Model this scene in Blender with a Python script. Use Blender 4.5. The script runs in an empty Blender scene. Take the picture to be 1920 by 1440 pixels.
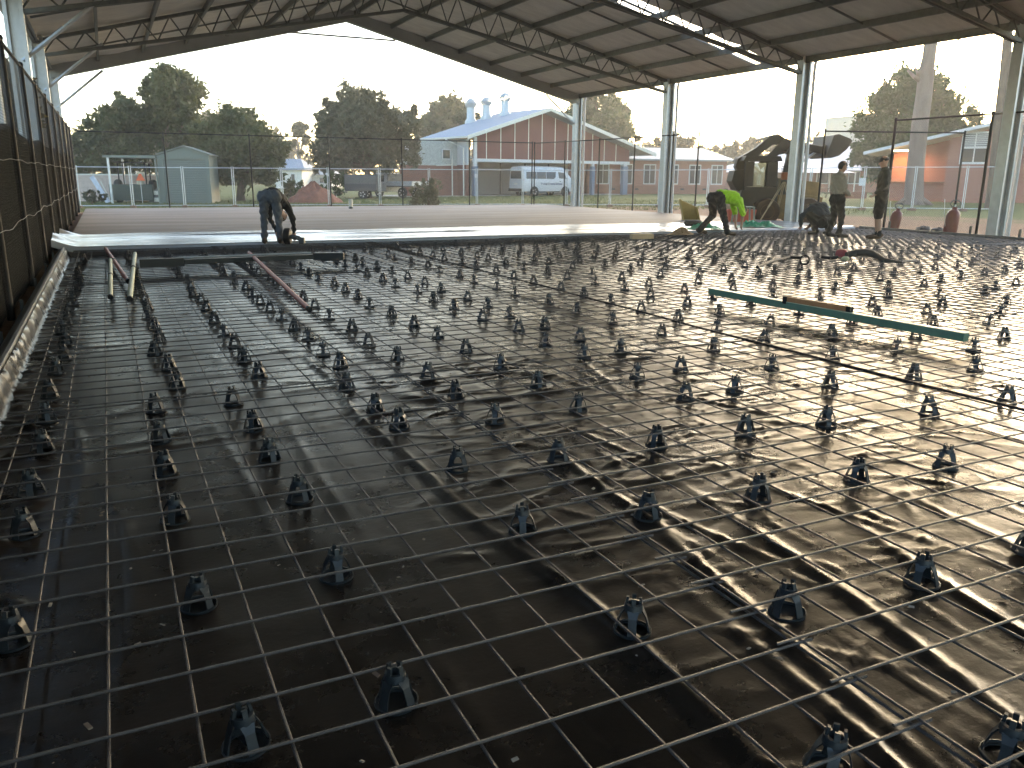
import bpy, bmesh, math, random
import numpy as np
from mathutils import Vector, Matrix

random.seed(11)
rng = np.random.default_rng(11)
scene = bpy.context.scene
COL = scene.collection
R = math.radians

# ------------------------------------------------------------------ camera
F, PITCH, ROLL, YAW, HC = 1540.6, 0.24814, 0.0071, 0.44975, 1.41
CAM = Vector((0, 0, HC))
_fw = Vector((math.sin(YAW) * math.cos(PITCH), math.cos(YAW) * math.cos(PITCH), -math.sin(PITCH)))
_r0 = Vector((math.cos(YAW), -math.sin(YAW), 0))
_u0 = _r0.cross(_fw)
_r = _r0 * math.cos(ROLL) + _u0 * math.sin(ROLL)
_u = -_r0 * math.sin(ROLL) + _u0 * math.cos(ROLL)
cd = bpy.data.cameras.new('camera')
cam = bpy.data.objects.new('camera', cd)
COL.objects.link(cam)
cd.sensor_width = 36
cd.lens = 36 * F / 1920
cd.clip_start, cd.clip_end = 0.05, 2000
m = Matrix.Identity(4)
for i in range(3):
    m[i][0], m[i][1], m[i][2], m[i][3] = _r[i], _u[i], -_fw[i], CAM[i]
cam.matrix_world = m
scene.camera = cam

# ------------------------------------------------------------------ world and sun
SUN_AZ, SUN_EL = 54.0, 11.0          # azimuth from +Y towards +X
w = bpy.data.worlds.new('World')
scene.world = w
w.use_nodes = True
nt = w.node_tree
nt.nodes.clear()
sky = nt.nodes.new('ShaderNodeTexSky')
sky.sky_type = 'NISHITA'
sky.sun_disc = False
sky.sun_elevation = R(SUN_EL)
sky.sun_rotation = R(SUN_AZ)
sky.altitude = 200
sky.air_density = 1.0
sky.dust_density = 1.7
sky.ozone_density = 1.0
bg = nt.nodes.new('ShaderNodeBackground')
bg.inputs['Strength'].default_value = 0.15
wo = nt.nodes.new('ShaderNodeOutputWorld')
nt.links.new(sky.outputs[0], bg.inputs[0])
nt.links.new(bg.outputs[0], wo.inputs[0])
sl = bpy.data.lights.new('sun', 'SUN')
sl.energy = 0.5
sl.angle = R(40)
sl.color = (1, 0.93, 0.83)
so = bpy.data.objects.new('sun', sl)
COL.objects.link(so)
sd = Vector((math.sin(R(SUN_AZ)) * math.cos(R(SUN_EL)), math.cos(R(SUN_AZ)) * math.cos(R(SUN_EL)), math.sin(R(SUN_EL))))
so.rotation_euler = sd.to_track_quat('Z', 'Y').to_euler()
so.location = sd * 60
scene.view_settings.view_transform = 'Standard'
scene.view_settings.look = 'None'
scene.view_settings.gamma = 1
scene.view_settings.exposure = 2.65
scene.cycles.max_bounces = 8
scene.cycles.diffuse_bounces = 4
scene.cycles.glossy_bounces = 4
scene.cycles.transparent_max_bounces = 12
scene.cycles.volume_bounces = 0
scene.cycles.use_denoising = True

# ------------------------------------------------------------------ pixel helpers (a pixel of the photo gives a direction only)
def ray(x, y):
    return _r * ((x - 960) / F) + _u * ((720 - y) / F) + _fw
def G(x, y, z=0.0):                      # where that direction meets the height z
    d = ray(x, y)
    return CAM + d * ((z - HC) / d.z)
FW2 = Vector((math.sin(YAW), math.cos(YAW), 0))
RT2 = Vector((math.cos(YAW), -math.sin(YAW), 0))
def D(x, y, dist):                       # point in that direction at a forward distance
    d = ray(x, y)
    return CAM + d * (dist / d.dot(FW2))
def onplane(x, y, o, n):
    d = ray(x, y)
    return CAM + d * ((o - CAM).dot(n) / d.dot(n))
GZ = -0.12                               # level of the yard around the shed

# ------------------------------------------------------------------ materials
MATS = {}
def M(name, col=(0.5, 0.5, 0.5), rough=0.6, metal=0.0, var=0.18, scale=6.0, bump=0.0, bscale=60.0, spec=0.5,
      col2=None, trans=0.0, stretch=None, coords='Object', detail=6.0):
    if name in MATS:
        return MATS[name]
    mt = bpy.data.materials.new(name)
    mt.use_nodes = True
    t = mt.node_tree
    p = t.nodes['Principled BSDF']
    p.inputs['Metallic'].default_value = metal
    p.inputs['Specular IOR Level'].default_value = spec
    tc = t.nodes.new('ShaderNodeTexCoord')
    mp = t.nodes.new('ShaderNodeMapping')
    if stretch:
        mp.inputs['Scale'].default_value = stretch
    t.links.new(tc.outputs[coords], mp.inputs[0])
    n = t.nodes.new('ShaderNodeTexNoise')
    n.inputs['Scale'].default_value = scale
    n.inputs['Detail'].default_value = detail
    n.inputs['Roughness'].default_value = 0.65
    t.links.new(mp.outputs[0], n.inputs['Vector'])
    cr = t.nodes.new('ShaderNodeValToRGB')
    c2 = col2 or tuple(min(1, c * (1 + var)) for c in col)
    c1 = tuple(c * (1 - var) for c in col) if col2 is None else col
    cr.color_ramp.elements[0].position = 0.3
    cr.color_ramp.elements[1].position = 0.7
    cr.color_ramp.elements[0].color = (*c1, 1)
    cr.color_ramp.elements[1].color = (*c2, 1)
    t.links.new(n.outputs['Fac'], cr.inputs[0])
    t.links.new(cr.outputs[0], p.inputs['Base Color'])
    mr = t.nodes.new('ShaderNodeMapRange')
    mr.inputs['To Min'].default_value = max(0.02, rough - 0.1)
    mr.inputs['To Max'].default_value = min(1, rough + 0.1)
    t.links.new(n.outputs['Fac'], mr.inputs[0])
    t.links.new(mr.outputs[0], p.inputs['Roughness'])
    if bump:
        n2 = t.nodes.new('ShaderNodeTexNoise')
        n2.inputs['Scale'].default_value = bscale
        n2.inputs['Detail'].default_value = 4
        t.links.new(mp.outputs[0], n2.inputs['Vector'])
        b = t.nodes.new('ShaderNodeBump')
        b.inputs['Strength'].default_value = bump
        b.inputs['Distance'].default_value = 0.02
        t.links.new(n2.outputs['Fac'], b.inputs['Height'])
        t.links.new(b.outputs[0], p.inputs['Normal'])
    if trans:
        tr = t.nodes.new('ShaderNodeBsdfTranslucent')
        mx = t.nodes.new('ShaderNodeMixShader')
        mx.inputs[0].default_value = trans
        t.links.new(cr.outputs[0], tr.inputs[0])
        t.links.new(p.outputs[0], mx.inputs[1])
        t.links.new(tr.outputs[0], mx.inputs[2])
        t.links.new(mx.outputs[0], t.nodes['Material Output'].inputs[0])
    MATS[name] = mt
    return mt

def wave_mat(name, col, pitch, axis='X', rough=0.4, metal=0.6, var=0.1, strength=0.6):
    mt = M(name, col, rough, metal, var)
    t = mt.node_tree
    p = t.nodes['Principled BSDF']
    tc = t.nodes.new('ShaderNodeTexCoord')
    wv = t.nodes.new('ShaderNodeTexWave')
    wv.bands_direction = axis
    wv.inputs['Scale'].default_value = 0.314 / pitch
    t.links.new(tc.outputs['Object'], wv.inputs['Vector'])
    b = t.nodes.new('ShaderNodeBump')
    b.inputs['Strength'].default_value = strength
    b.inputs['Distance'].default_value = 0.03
    t.links.new(wv.outputs['Fac'], b.inputs['Height'])
    t.links.new(b.outputs[0], p.inputs['Normal'])
    return mt

def brick_mat(name, c1, c2, mortar, scale=1.0):
    mt = M(name, c1, 0.85, 0, 0.1)
    t = mt.node_tree
    p = t.nodes['Principled BSDF']
    tc = t.nodes.new('ShaderNodeTexCoord')
    mp = t.nodes.new('ShaderNodeMapping')
    mp.inputs['Rotation'].default_value = (R(90), 0, 0)
    sx = t.nodes.new('ShaderNodeSeparateXYZ')
    cb = t.nodes.new('ShaderNodeCombineXYZ')
    ad = t.nodes.new('ShaderNodeMath')
    t.links.new(tc.outputs['Object'], sx.inputs[0])
    t.links.new(sx.outputs[0], ad.inputs[0])
    t.links.new(sx.outputs[1], ad.inputs[1])
    t.links.new(ad.outputs[0], cb.inputs[0])
    t.links.new(sx.outputs[2], cb.inputs[1])
    b = t.nodes.new('ShaderNodeTexBrick')
    b.inputs['Scale'].default_value = 1
    b.inputs['Brick Width'].default_value = 0.24 * scale
    b.inputs['Row Height'].default_value = 0.086 * scale
    b.inputs['Mortar Size'].default_value = 0.008 * scale
    b.inputs['Color1'].default_value = (*c1, 1)
    b.inputs['Color2'].default_value = (*c2, 1)
    b.inputs['Mortar'].default_value = (*mortar, 1)
    t.links.new(cb.outputs[0], b.inputs['Vector'])
    t.links.new(b.outputs['Color'], p.inputs['Base Color'])
    return mt

# ------------------------------------------------------------------ mesh builder
class MB:
    def __init__(s):
        s.v, s.f, s.m = [], [], []
    def add(s, vs, fs, mi=0):
        o = len(s.v)
        s.v.extend([tuple(x) for x in vs])
        s.f.extend([tuple(i + o for i in q) for q in fs])
        s.m.extend([mi] * len(fs))
        return s
    def box(s, c, d, rot=None, mi=0):
        c, h = Vector(c), Vector(d) / 2
        vs = [Vector((sx * h.x, sy * h.y, sz * h.z)) for sz in (-1, 1) for sx, sy in ((-1, -1), (1, -1), (1, 1), (-1, 1))]
        if rot is not None:
            vs = [rot @ q for q in vs]
        return s.add([c + q for q in vs], [(3, 2, 1, 0), (4, 5, 6, 7), (0, 1, 5, 4), (1, 2, 6, 5), (2, 3, 7, 6), (3, 0, 4, 7)], mi)
    def bb(s, x0, x1, y0, y1, z0, z1, mi=0):
        return s.box(((x0 + x1) / 2, (y0 + y1) / 2, (z0 + z1) / 2), (x1 - x0, y1 - y0, z1 - z0), None, mi)
    def frame(s, a, b, up=(0, 0, 1)):
        a, b = Vector(a), Vector(b)
        d = (b - a).normalized()
        upv = Vector(up)
        if abs(d.dot(upv)) > 0.98:
            upv = Vector((0, 1, 0)) if abs(d.y) < 0.9 else Vector((1, 0, 0))
        x = d.cross(upv).normalized()
        return a, b, d, x, x.cross(d)
    def bar(s, a, b, wd, ht, up=(0, 0, 1), mi=0):
        a, b, d, x, y = s.frame(a, b, up)
        vs = [e + x * (sx * wd / 2) + y * (sy * ht / 2) for e in (a, b) for sx, sy in ((-1, -1), (1, -1), (1, 1), (-1, 1))]
        return s.add(vs, [(0, 1, 2, 3), (7, 6, 5, 4), (0, 4, 5, 1), (1, 5, 6, 2), (2, 6, 7, 3), (3, 7, 4, 0)], mi)
    def tube(s, pts, rad, n=8, mi=0, cap=True):
        pts = [Vector(q) for q in pts]
        k = len(pts)
        rr = rad if hasattr(rad, '__len__') else [rad] * k
        o = []
        px = None
        for i, q in enumerate(pts):
            d = (pts[min(i + 1, k - 1)] - pts[max(i - 1, 0)]).normalized()
            if px is None:
                _, _, _, px, _ = s.frame(q, q + d)
            px = (px - d * px.dot(d)).normalized()
            py = d.cross(px)
            o += [q + (px * math.cos(2 * math.pi * j / n) + py * math.sin(2 * math.pi * j / n)) * rr[i] for j in range(n)]
        fs = [(i * n + j, i * n + (j + 1) % n, (i + 1) * n + (j + 1) % n, (i + 1) * n + j) for i in range(k - 1) for j in range(n)]
        if cap:
            fs += [tuple(range(n - 1, -1, -1)), tuple(range((k - 1) * n, k * n))]
        return s.add(o, fs, mi)
    def lathe(s, c, prof, n=16, axis=(0, 0, 1), mi=0):
        c, ax = Vector(c), Vector(axis).normalized()
        _, _, _, x, y = s.frame(c, c + ax)
        vs, k = [], len(prof)
        for r_, h in prof:
            vs += [c + ax * h + (x * math.cos(2 * math.pi * j / n) + y * math.sin(2 * math.pi * j / n)) * r_ for j in range(n)]
        fs = [(i * n + j, i * n + (j + 1) % n, (i + 1) * n + (j + 1) % n, (i + 1) * n + j) for i in range(k - 1) for j in range(n)]
        if prof[0][0] > 1e-5:
            fs.append(tuple(range(n - 1, -1, -1)))
        if prof[-1][0] > 1e-5:
            fs.append(tuple(range((k - 1) * n, k * n)))
        return s.add(vs, fs, mi)
    def prism(s, poly, off, mi=0):           # poly: 3D points, off: extrusion vector
        n = len(poly)
        off = Vector(off)
        vs = [Vector(q) for q in poly] + [Vector(q) + off for q in poly]
        return s.add(vs, [tuple(range(n - 1, -1, -1)), tuple(range(n, 2 * n))] + [(i, (i + 1) % n, n + (i + 1) % n, n + i) for i in range(n)], mi)
    def ball(s, c, r, n=12, sc=(1, 1, 1), mi=0):
        c = Vector(c)
        k = n // 2
        vs = [c + Vector((r * sc[0] * math.sin(math.pi * i / k) * math.cos(2 * math.pi * j / n), r * sc[1] * math.sin(math.pi * i / k) * math.sin(2 * math.pi * j / n), r * sc[2] * math.cos(math.pi * i / k))) for i in range(k + 1) for j in range(n)]
        return s.add(vs, [(i * n + j, (i + 1) * n + j, (i + 1) * n + (j + 1) % n, i * n + (j + 1) % n) for i in range(k) for j in range(n)], mi)
    def build(s, name, mat, parent=None, smooth=False, bevel=0.0, origin=None):
        me = bpy.data.meshes.new(name)
        vs = s.v
        if origin is not None:
            o_ = Vector(origin)
            vs = [Vector(q) - o_ for q in vs]
        me.from_pydata(vs, [], s.f)
        for mt in (mat if isinstance(mat, (list, tuple)) else [mat]):
            me.materials.append(mt)
        me.polygons.foreach_set('material_index', s.m)
        if smooth:
            me.polygons.foreach_set('use_smooth', [True] * len(s.f))
        me.validate()
        me.update()
        o = bpy.data.objects.new(name, me)
        COL.objects.link(o)
        if origin is not None:
            o.location = origin
        if parent:
            o.parent = parent
        if smooth:
            auto(o)
        if bevel:
            b = o.modifiers.new('bevel', 'BEVEL')
            b.width, b.segments, b.limit_method = bevel, 2, 'ANGLE'
        return o
def auto(o, ang=40):
    bm = bmesh.new()
    bm.from_mesh(o.data)
    for e in bm.edges:
        if len(e.link_faces) == 2 and e.calc_face_angle(0) > R(ang):
            e.smooth = False
    bm.to_mesh(o.data)
    bm.free()

def tag(o, label=None, cat=None, group=None, kind=None):
    for k, v in (('label', label), ('category', cat), ('group', group), ('kind', kind)):
        if v:
            o[k] = v
    return o
def thing(name, label, cat, loc=(0, 0, 0), rz=0.0, group=None):
    o = bpy.data.objects.new(name, None)
    COL.objects.link(o)
    o.location = loc
    o.rotation_euler = (0, 0, rz)
    o.empty_display_size = 0.1
    return tag(o, label, cat, group)
def copy_tree(o, parent=None):
    c = o.copy()
    COL.objects.link(c)
    c.parent = parent
    for ch in o.children:
        copy_tree(ch, c)
    return c
ORD = ['zeroth', 'first', 'second', 'third', 'fourth', 'fifth', 'sixth', 'seventh', 'eighth', 'ninth', 'tenth', 'eleventh', 'twelfth', 'thirteenth', 'fourteenth', 'fifteenth', 'sixteenth', 'seventeenth', 'eighteenth', 'nineteenth', 'twentieth']
def ordn(i):
    return ORD[i] if i <= 20 else 'twenty-' + ORD[i - 20] if i < 30 else 'thirty-' + ORD[i - 30]

# common materials
GALV = M('galvanised_steel', (0.52, 0.54, 0.56), 0.42, 0.55, 0.12, 5, 0.05)
STEELD = M('dark_steel', (0.1, 0.1, 0.095), 0.5, 0.5, 0.25, 12)
BLACKP = M('black_paint', (0.010, 0.010, 0.011), 0.6, 0, 0.3, 9, spec=0.25)
REBAR = M('rebar_steel', (0.1, 0.092, 0.09), 0.45, 0.5, 0.35, 25, 0.4, 260)
WHITEP = M('white_paint', (0.55, 0.56, 0.57), 0.5, 0, 0.06, 4)
CREAM = M('cream_paint', (0.62, 0.6, 0.54), 0.6, 0, 0.08, 4)

# ================================================================== GROUND
def make_ground():
    xs = np.concatenate([np.linspace(-120, -30, 10), np.linspace(-25, 80, 106), np.linspace(90, 240, 16)])
    ys = np.concatenate([np.linspace(-60, -5, 12), np.linspace(0, 90, 91), np.linspace(100, 240, 14)])
    X, Y = np.meshgrid(xs, ys)
    dx = np.maximum(np.maximum(-0.9 - X, X - 19.0), 0)
    dy = np.maximum(np.maximum(-8 - Y, Y - 34.8), 0)
    d = np.hypot(dx, dy)
    Z = -0.03 + (GZ + 0.03) * np.clip(d / 3.0, 0, 1)
    Z += np.where(d > 3, 0.02 * np.sin(X * 0.6) * np.cos(Y * 0.5), 0)
    inside = d <= 0
    Z[inside] = -0.06
    n, k = len(xs), len(ys)
    mb = MB()
    vs = np.stack([X, Y, Z], -1).reshape(-1, 3).tolist()
    fs = [(j * n + i, j * n + i + 1, (j + 1) * n + i + 1, (j + 1) * n + i) for j in range(k - 1) for i in range(n - 1)]
    mb.add(vs, fs)
    mt = bpy.data.materials.new('yard_ground')
    mt.use_nodes = True
    t = mt.node_tree
    p = t.nodes['Principled BSDF']
    p.inputs['Roughness'].default_value = 0.95
    p.inputs['Specular IOR Level'].default_value = 0.1
    tc = t.nodes.new('ShaderNodeTexCoord')
    def noise(sc, det=6):
        q = t.nodes.new('ShaderNodeTexNoise')
        q.inputs['Scale'].default_value = sc
        q.inputs['Detail'].default_value = det
        q.inputs['Roughness'].default_value = 0.7
        t.links.new(tc.outputs['Object'], q.inputs['Vector'])
        return q
    def ramp(src, p0, c0, p1, c1):
        q = t.nodes.new('ShaderNodeValToRGB')
        q.color_ramp.elements[0].position, q.color_ramp.elements[1].position = p0, p1
        q.color_ramp.elements[0].color, q.color_ramp.elements[1].color = (*c0, 1), (*c1, 1)
        t.links.new(src, q.inputs[0])
        return q
    fine, mid, big = noise(9), noise(1.3), noise(0.12)
    dirt = ramp(fine.outputs['Fac'], 0.3, (0.16, 0.085, 0.05), 0.75, (0.3, 0.19, 0.12))
    grass = ramp(fine.outputs['Fac'], 0.3, (0.05, 0.065, 0.02), 0.75, (0.16, 0.17, 0.06))
    # worn dirt near the shed's right side, grass further out
    sep = t.nodes.new('ShaderNodeSeparateXYZ')
    t.links.new(tc.outputs['Object'], sep.inputs[0])
    def math_(op, a, b):
        q = t.nodes.new('ShaderNodeMath')
        q.operation = op
        for i, v in enumerate((a, b)):
            if isinstance(v, (int, float)):
                q.inputs[i].default_value = v
            else:
                t.links.new(v, q.inputs[i])
        return q.outputs[0]
    # distance outwards: right side (x-29)/6 and back (y-36.5)/2, grass where either is large
    gx = math_('DIVIDE', math_('SUBTRACT', sep.outputs[0], 27.5), 4.0)
    gy = math_('DIVIDE', math_('SUBTRACT', sep.outputs[1], 36.0), 1.5)
    g = math_('MAXIMUM', gx, gy)
    g = math_('ADD', g, math_('MULTIPLY', math_('SUBTRACT', mid.outputs['Fac'], 0.5), 2.2))
    g = math_('ADD', g, math_('MULTIPLY', math_('SUBTRACT', big.outputs['Fac'], 0.55), 4.0))
    mxr = t.nodes.new('ShaderNodeMapRange')
    t.links.new(g, mxr.inputs[0])
    mx = t.nodes.new('ShaderNodeMix')
    mx.data_type = 'RGBA'
    t.links.new(mxr.outputs[0], mx.inputs[0])
    t.links.new(dirt.outputs[0], mx.inputs[6])
    t.links.new(grass.outputs[0], mx.inputs[7])
    t.links.new(mx.outputs[2], p.inputs['Base Color'])
    b = t.nodes.new('ShaderNodeBump')
    b.inputs['Strength'].default_value = 0.8
    b.inputs['Distance'].default_value = 0.06
    t.links.new(fine.outputs['Fac'], b.inputs['Height'])
    t.links.new(b.outputs[0], p.inputs['Normal'])
    o = mb.build('ground', mt, smooth=True)
    tag(o, kind='structure')
make_ground()

# ================================================================== POURED SLAB
SX0, SX1, SY0, SY1, SZ = -0.75, 18.25, 16.4, 34.5, 0.14
def slab():
    mt = M('fresh_concrete', (0.16, 0.135, 0.12), 0.7, 0, 0.25, 0.7, 0.12, 25, col2=(0.33, 0.295, 0.27), stretch=(0.22, 1.5, 1), spec=0.15)
    mb = MB()
    mb.bb(SX0, SX1, SY0, SY1, -0.02, SZ)
    o = mb.build('concrete_slab', mt)
    tag(o, kind='structure')
slab()

# ================================================================== PLASTIC MEMBRANE
def plastic_mat(name, dusty=1.0):
    mt = bpy.data.materials.new(name)
    mt.use_nodes = True
    t = mt.node_tree
    p = t.nodes['Principled BSDF']
    p.inputs['IOR'].default_value = 1.5
    p.inputs['Specular IOR Level'].default_value = 0.4
    tc = t.nodes.new('ShaderNodeTexCoord')
    def noise(sc, det=5, rg=0.6, st=(1, 1, 1)):
        mp = t.nodes.new('ShaderNodeMapping')
        mp.inputs['Scale'].default_value = st
        t.links.new(tc.outputs['Object'], mp.inputs[0])
        q = t.nodes.new('ShaderNodeTexNoise')
        q.inputs['Scale'].default_value, q.inputs['Detail'].default_value, q.inputs['Roughness'].default_value = sc, det, rg
        t.links.new(mp.outputs[0], q.inputs['Vector'])
        return q.outputs['Fac']
    a, fine = noise(1.1, 8, 0.7), noise(45, 3)
    cr = t.nodes.new('ShaderNodeValToRGB')
    cr.color_ramp.elements[0].position, cr.color_ramp.elements[1].position = 0.35, 0.78
    cr.color_ramp.elements[0].color = (0.006, 0.0055, 0.005, 1)
    cr.color_ramp.elements[1].color = (0.006 + 0.045 * dusty, 0.0055 + 0.029 * dusty, 0.005 + 0.018 * dusty, 1)
    t.links.new(a, cr.inputs[0])
    t.links.new(cr.outputs[0], p.inputs['Base Color'])
    mr = t.nodes.new('ShaderNodeMapRange')
    mr.inputs['From Min'].default_value, mr.inputs['From Max'].default_value = 0.3, 0.75
    mr.inputs['To Min'].default_value, mr.inputs['To Max'].default_value = 0.2, 0.2 + 0.2 * dusty
    t.links.new(a, mr.inputs[0])
    t.links.new(mr.outputs[0], p.inputs['Roughness'])
    w1 = noise(11, 5, 0.6, (0.6, 1.3, 1))
    b = t.nodes.new('ShaderNodeBump')
    b.inputs['Strength'].default_value = 0.15
    b.inputs['Distance'].default_value = 0.02
    sx = t.nodes.new('ShaderNodeSeparateXYZ')
    t.links.new(tc.outputs['Object'], sx.inputs[0])
    ms = t.nodes.new('ShaderNodeMapRange')
    ms.inputs['From Min'].default_value, ms.inputs['From Max'].default_value = 0.7, 1.9
    ms.inputs['To Min'].default_value, ms.inputs['To Max'].default_value = 0.25, 1.0
    t.links.new(sx.outputs[0], ms.inputs[0])
    mm = t.nodes.new('ShaderNodeMath')
    mm.operation = 'MULTIPLY'
    t.links.new(w1, mm.inputs[0])
    t.links.new(ms.outputs[0], mm.inputs[1])
    t.links.new(mm.outputs[0], b.inputs['Height'])
    b2 = t.nodes.new('ShaderNodeBump')
    b2.inputs['Strength'].default_value = 0.2
    b2.inputs['Distance'].default_value = 0.004
    t.links.new(fine, b2.inputs['Height'])
    t.links.new(b.outputs[0], b2.inputs['Normal'])
    t.links.new(b2.outputs[0], p.inputs['Normal'])
    return mt
PLASTIC = plastic_mat('black_plastic_film')

def smooth_noise(X, Y, sc, seed):
    g = np.random.default_rng(seed).normal(size=(128, 128))
    u, v = X / sc % 128, Y / sc % 128
    i, j = np.floor(u).astype(int), np.floor(v).astype(int)
    a, b = u - i, v - j
    a, b = a * a * (3 - 2 * a), b * b * (3 - 2 * b)
    i1, j1 = (i + 1) % 128, (j + 1) % 128
    return (g[i, j] * (1 - a) + g[i1, j] * a) * (1 - b) + (g[i, j1] * (1 - a) + g[i1, j1] * a) * b

def add_wrinkles(X, Y, Z, xs, ys, items):
    for (cx, cy, ang, L, W, A, curv) in items:
        e = L * 1.6 + W * 3
        i0, i1 = np.searchsorted(xs, [cx - e, cx + e])
        j0, j1 = np.searchsorted(ys, [cy - e, cy + e])
        if i1 <= i0 or j1 <= j0:
            continue
        x, y = X[j0:j1, i0:i1] - cx, Y[j0:j1, i0:i1] - cy
        s = x * math.cos(ang) + y * math.sin(ang)
        q = -x * math.sin(ang) + y * math.cos(ang) + curv * s * s
        Z[j0:j1, i0:i1] += A * np.exp(-(s / L) ** 2) * np.exp(-np.abs(q / W) ** 1.6)

MEM = []
def mem_z(x, y, r_=0.05):
    xs, ys, Z = MEM
    i0, i1 = np.searchsorted(xs, [x - r_, x + r_])
    j0, j1 = np.searchsorted(ys, [y - r_, y + r_])
    q = Z[max(0, j0):j1 + 1, max(0, i0):i1 + 1]
    return float(np.percentile(q, 75)) if q.size else 0.0
def membrane():
    xs = np.concatenate([np.arange(-0.74, 8, 0.02), np.arange(8, 18.26, 0.055)])
    ys = np.concatenate([np.arange(-1.6, 0.6, 0.06), np.arange(0.6, 9, 0.02), np.arange(9, 16.38, 0.05)])
    X, Y = np.meshgrid(xs, ys)
    Z = 0.003 * smooth_noise(X, Y, 0.9, 1) + 0.0008 * smooth_noise(X, Y * 1.5, 0.25, 2)
    g = np.random.default_rng(5)
    it = []
    # long folds running away from the camera (pulled sheet)
    for cx, cy, ang, L, W, A in [(-0.24, 4.3, 1.58, 0.9, 0.035, 0.016), (-0.05, 3.2, 1.6, 1.0, 0.05, 0.010), (0.46, 3.9, 1.6, 1.0, 0.04, 0.015), (0.79, 4.0, 1.55, 0.8, 0.04, 0.016),
                                 (1.93, 3.0, 1.52, 0.7, 0.035, 0.03), (1.8, 1.9, 1.42, 0.9, 0.045, 0.034), (2.15, 1.7, 1.40, 0.9, 0.045, 0.034), (1.62, 1.3, 1.45, 0.6, 0.04, 0.028),
                                 (2.5, 1.5, 1.38, 0.8, 0.05, 0.03), (2.05, 2.5, 1.75, 0.5, 0.03, 0.02), (2.7, 2.4, 1.8, 0.45, 0.03, 0.02), (3.0, 1.3, 1.35, 0.9, 0.05, 0.03), (0.75, 2.0, 1.62, 0.7, 0.05, 0.007),
                                 (2.3, 3.6, 1.7, 0.35, 0.025, 0.018), (1.1, 3.0, 1.45, 0.9, 0.05, 0.006), (3.4, 3.9, 1.9, 0.5, 0.04, 0.02), (3.1, 5.0, 1.3, 0.7, 0.04, 0.02)]:
        it.append((cx, cy, ang, L, W * 0.55, A * 0.5, g.normal() * 0.08))
    # short crosswise creases over most of the middle
    for k in range(1900):
        cx, cy = g.uniform(1.1, 9.5), g.uniform(2.2, 12)
        if cx < 1.4 and g.random() < 0.6:
            continue
        dens = 0.35 + 0.65 * (math.sin(cx * 1.3 + 1) * math.sin(cy * 0.9 + cx * 0.4) > -0.2)
        if g.random() > dens:
            continue
        it.append((cx, cy, g.normal(0.05, 0.32), g.uniform(0.08, 0.34), g.uniform(0.012, 0.032), g.uniform(0.0015, 0.0065) * g.choice([1, 1, -0.6]), g.normal() * 0.9))
    for k in range(520):          # crisp thin creases in the near right part
        cx, cy = g.uniform(1.35, 6.0), g.uniform(0.9, 5.6)
        a = g.normal(0.15, 0.35) if g.random() < 0.72 else g.normal(1.7, 0.3)
        it.append((cx, cy, a, g.uniform(0.07, 0.26), g.uniform(0.008, 0.016), g.uniform(0.003, 0.009), g.normal() * 1.4))
    for k in range(450):          # larger ones over the far right
        it.append((g.uniform(5, 18), g.uniform(3, 16), g.normal(0, 0.4), g.uniform(0.25, 0.7), g.uniform(0.05, 0.11), g.uniform(0.002, 0.007), g.normal() * 0.3))
    for k in range(140):          # smoother left part
        it.append((g.uniform(-0.5, 1.4), g.uniform(4.5, 16), g.normal(0.4, 0.6), g.uniform(0.1, 0.35), g.uniform(0.03, 0.06), g.uniform(0.002, 0.006), 0))
    for k in range(330):          # crumpled margin against the left form
        it.append((g.uniform(-0.74, -0.42), g.uniform(0.5, 16), g.normal(0.3, 1.2), g.uniform(0.03, 0.12), g.uniform(0.01, 0.025), g.uniform(0.003, 0.02), g.normal()))
    add_wrinkles(X, Y, Z, xs, ys, it)
    # lapped edge of the upper sheet: a low step with a turned lip
    edge = 1.28 + 0.05 * np.sin(Y * 1.1) + 0.02 * np.sin(Y * 3.7)
    dd = X - edge
    Z += 0.012 / (1 + np.exp(-dd / 0.008)) * (Y < 6) + 0.02 * np.exp(-(dd / 0.018) ** 2) * (0.5 + 0.5 * np.sin(Y * 2.3) ** 2) * (Y < 6.5)
    # ruck around (2.3,5.1)
    rr = np.hypot((X - 2.2) / 0.55, (Y - 5.0) / 0.35)
    Z += 0.02 * np.exp(-(rr - 1) ** 2 / 0.02) * (0.6 + 0.4 * np.sin(6 * np.arctan2(Y - 5, X - 2.2)))
    # turned up against the forms
    Z += 0.13 * np.clip((-0.685 - X + 0.006 * smooth_noise(X * 0, Y, 0.12, 33)) / 0.045, 0, 1) ** 1.2
    Z += 0.12 * np.clip((X - 18.05) / 0.18, 0, 1) ** 1.5
    Z = np.maximum(Z, -0.02)
    MEM.extend([xs, ys, Z])
    n, k = len(xs), len(ys)
    me = bpy.data.meshes.new('plastic_membrane')
    vs = np.stack([X, Y, Z], -1).reshape(-1, 3).astype(np.float32)
    ii = (np.arange(k - 1)[:, None] * n + np.arange(n - 1)[None]).ravel()
    fs = np.stack([ii, ii + 1, ii + n + 1, ii + n], -1).astype(np.int32)
    me.vertices.add(len(vs))
    me.vertices.foreach_set('co', vs.ravel())
    me.loops.add(fs.size)
    me.loops.foreach_set('vertex_index', fs.ravel())
    me.polygons.add(len(fs))
    me.polygons.foreach_set('loop_start', np.arange(0, fs.size, 4, dtype=np.int32))
    me.polygons.foreach_set('use_smooth', np.ones(len(fs), bool))
    me.update(calc_edges=True)
    me.materials.append(PLASTIC)
    o = bpy.data.objects.new('plastic_membrane', me)
    COL.objects.link(o)
    tag(o, 'wrinkled black plastic membrane spread under all the steel mesh', 'plastic sheet')
membrane()

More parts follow.
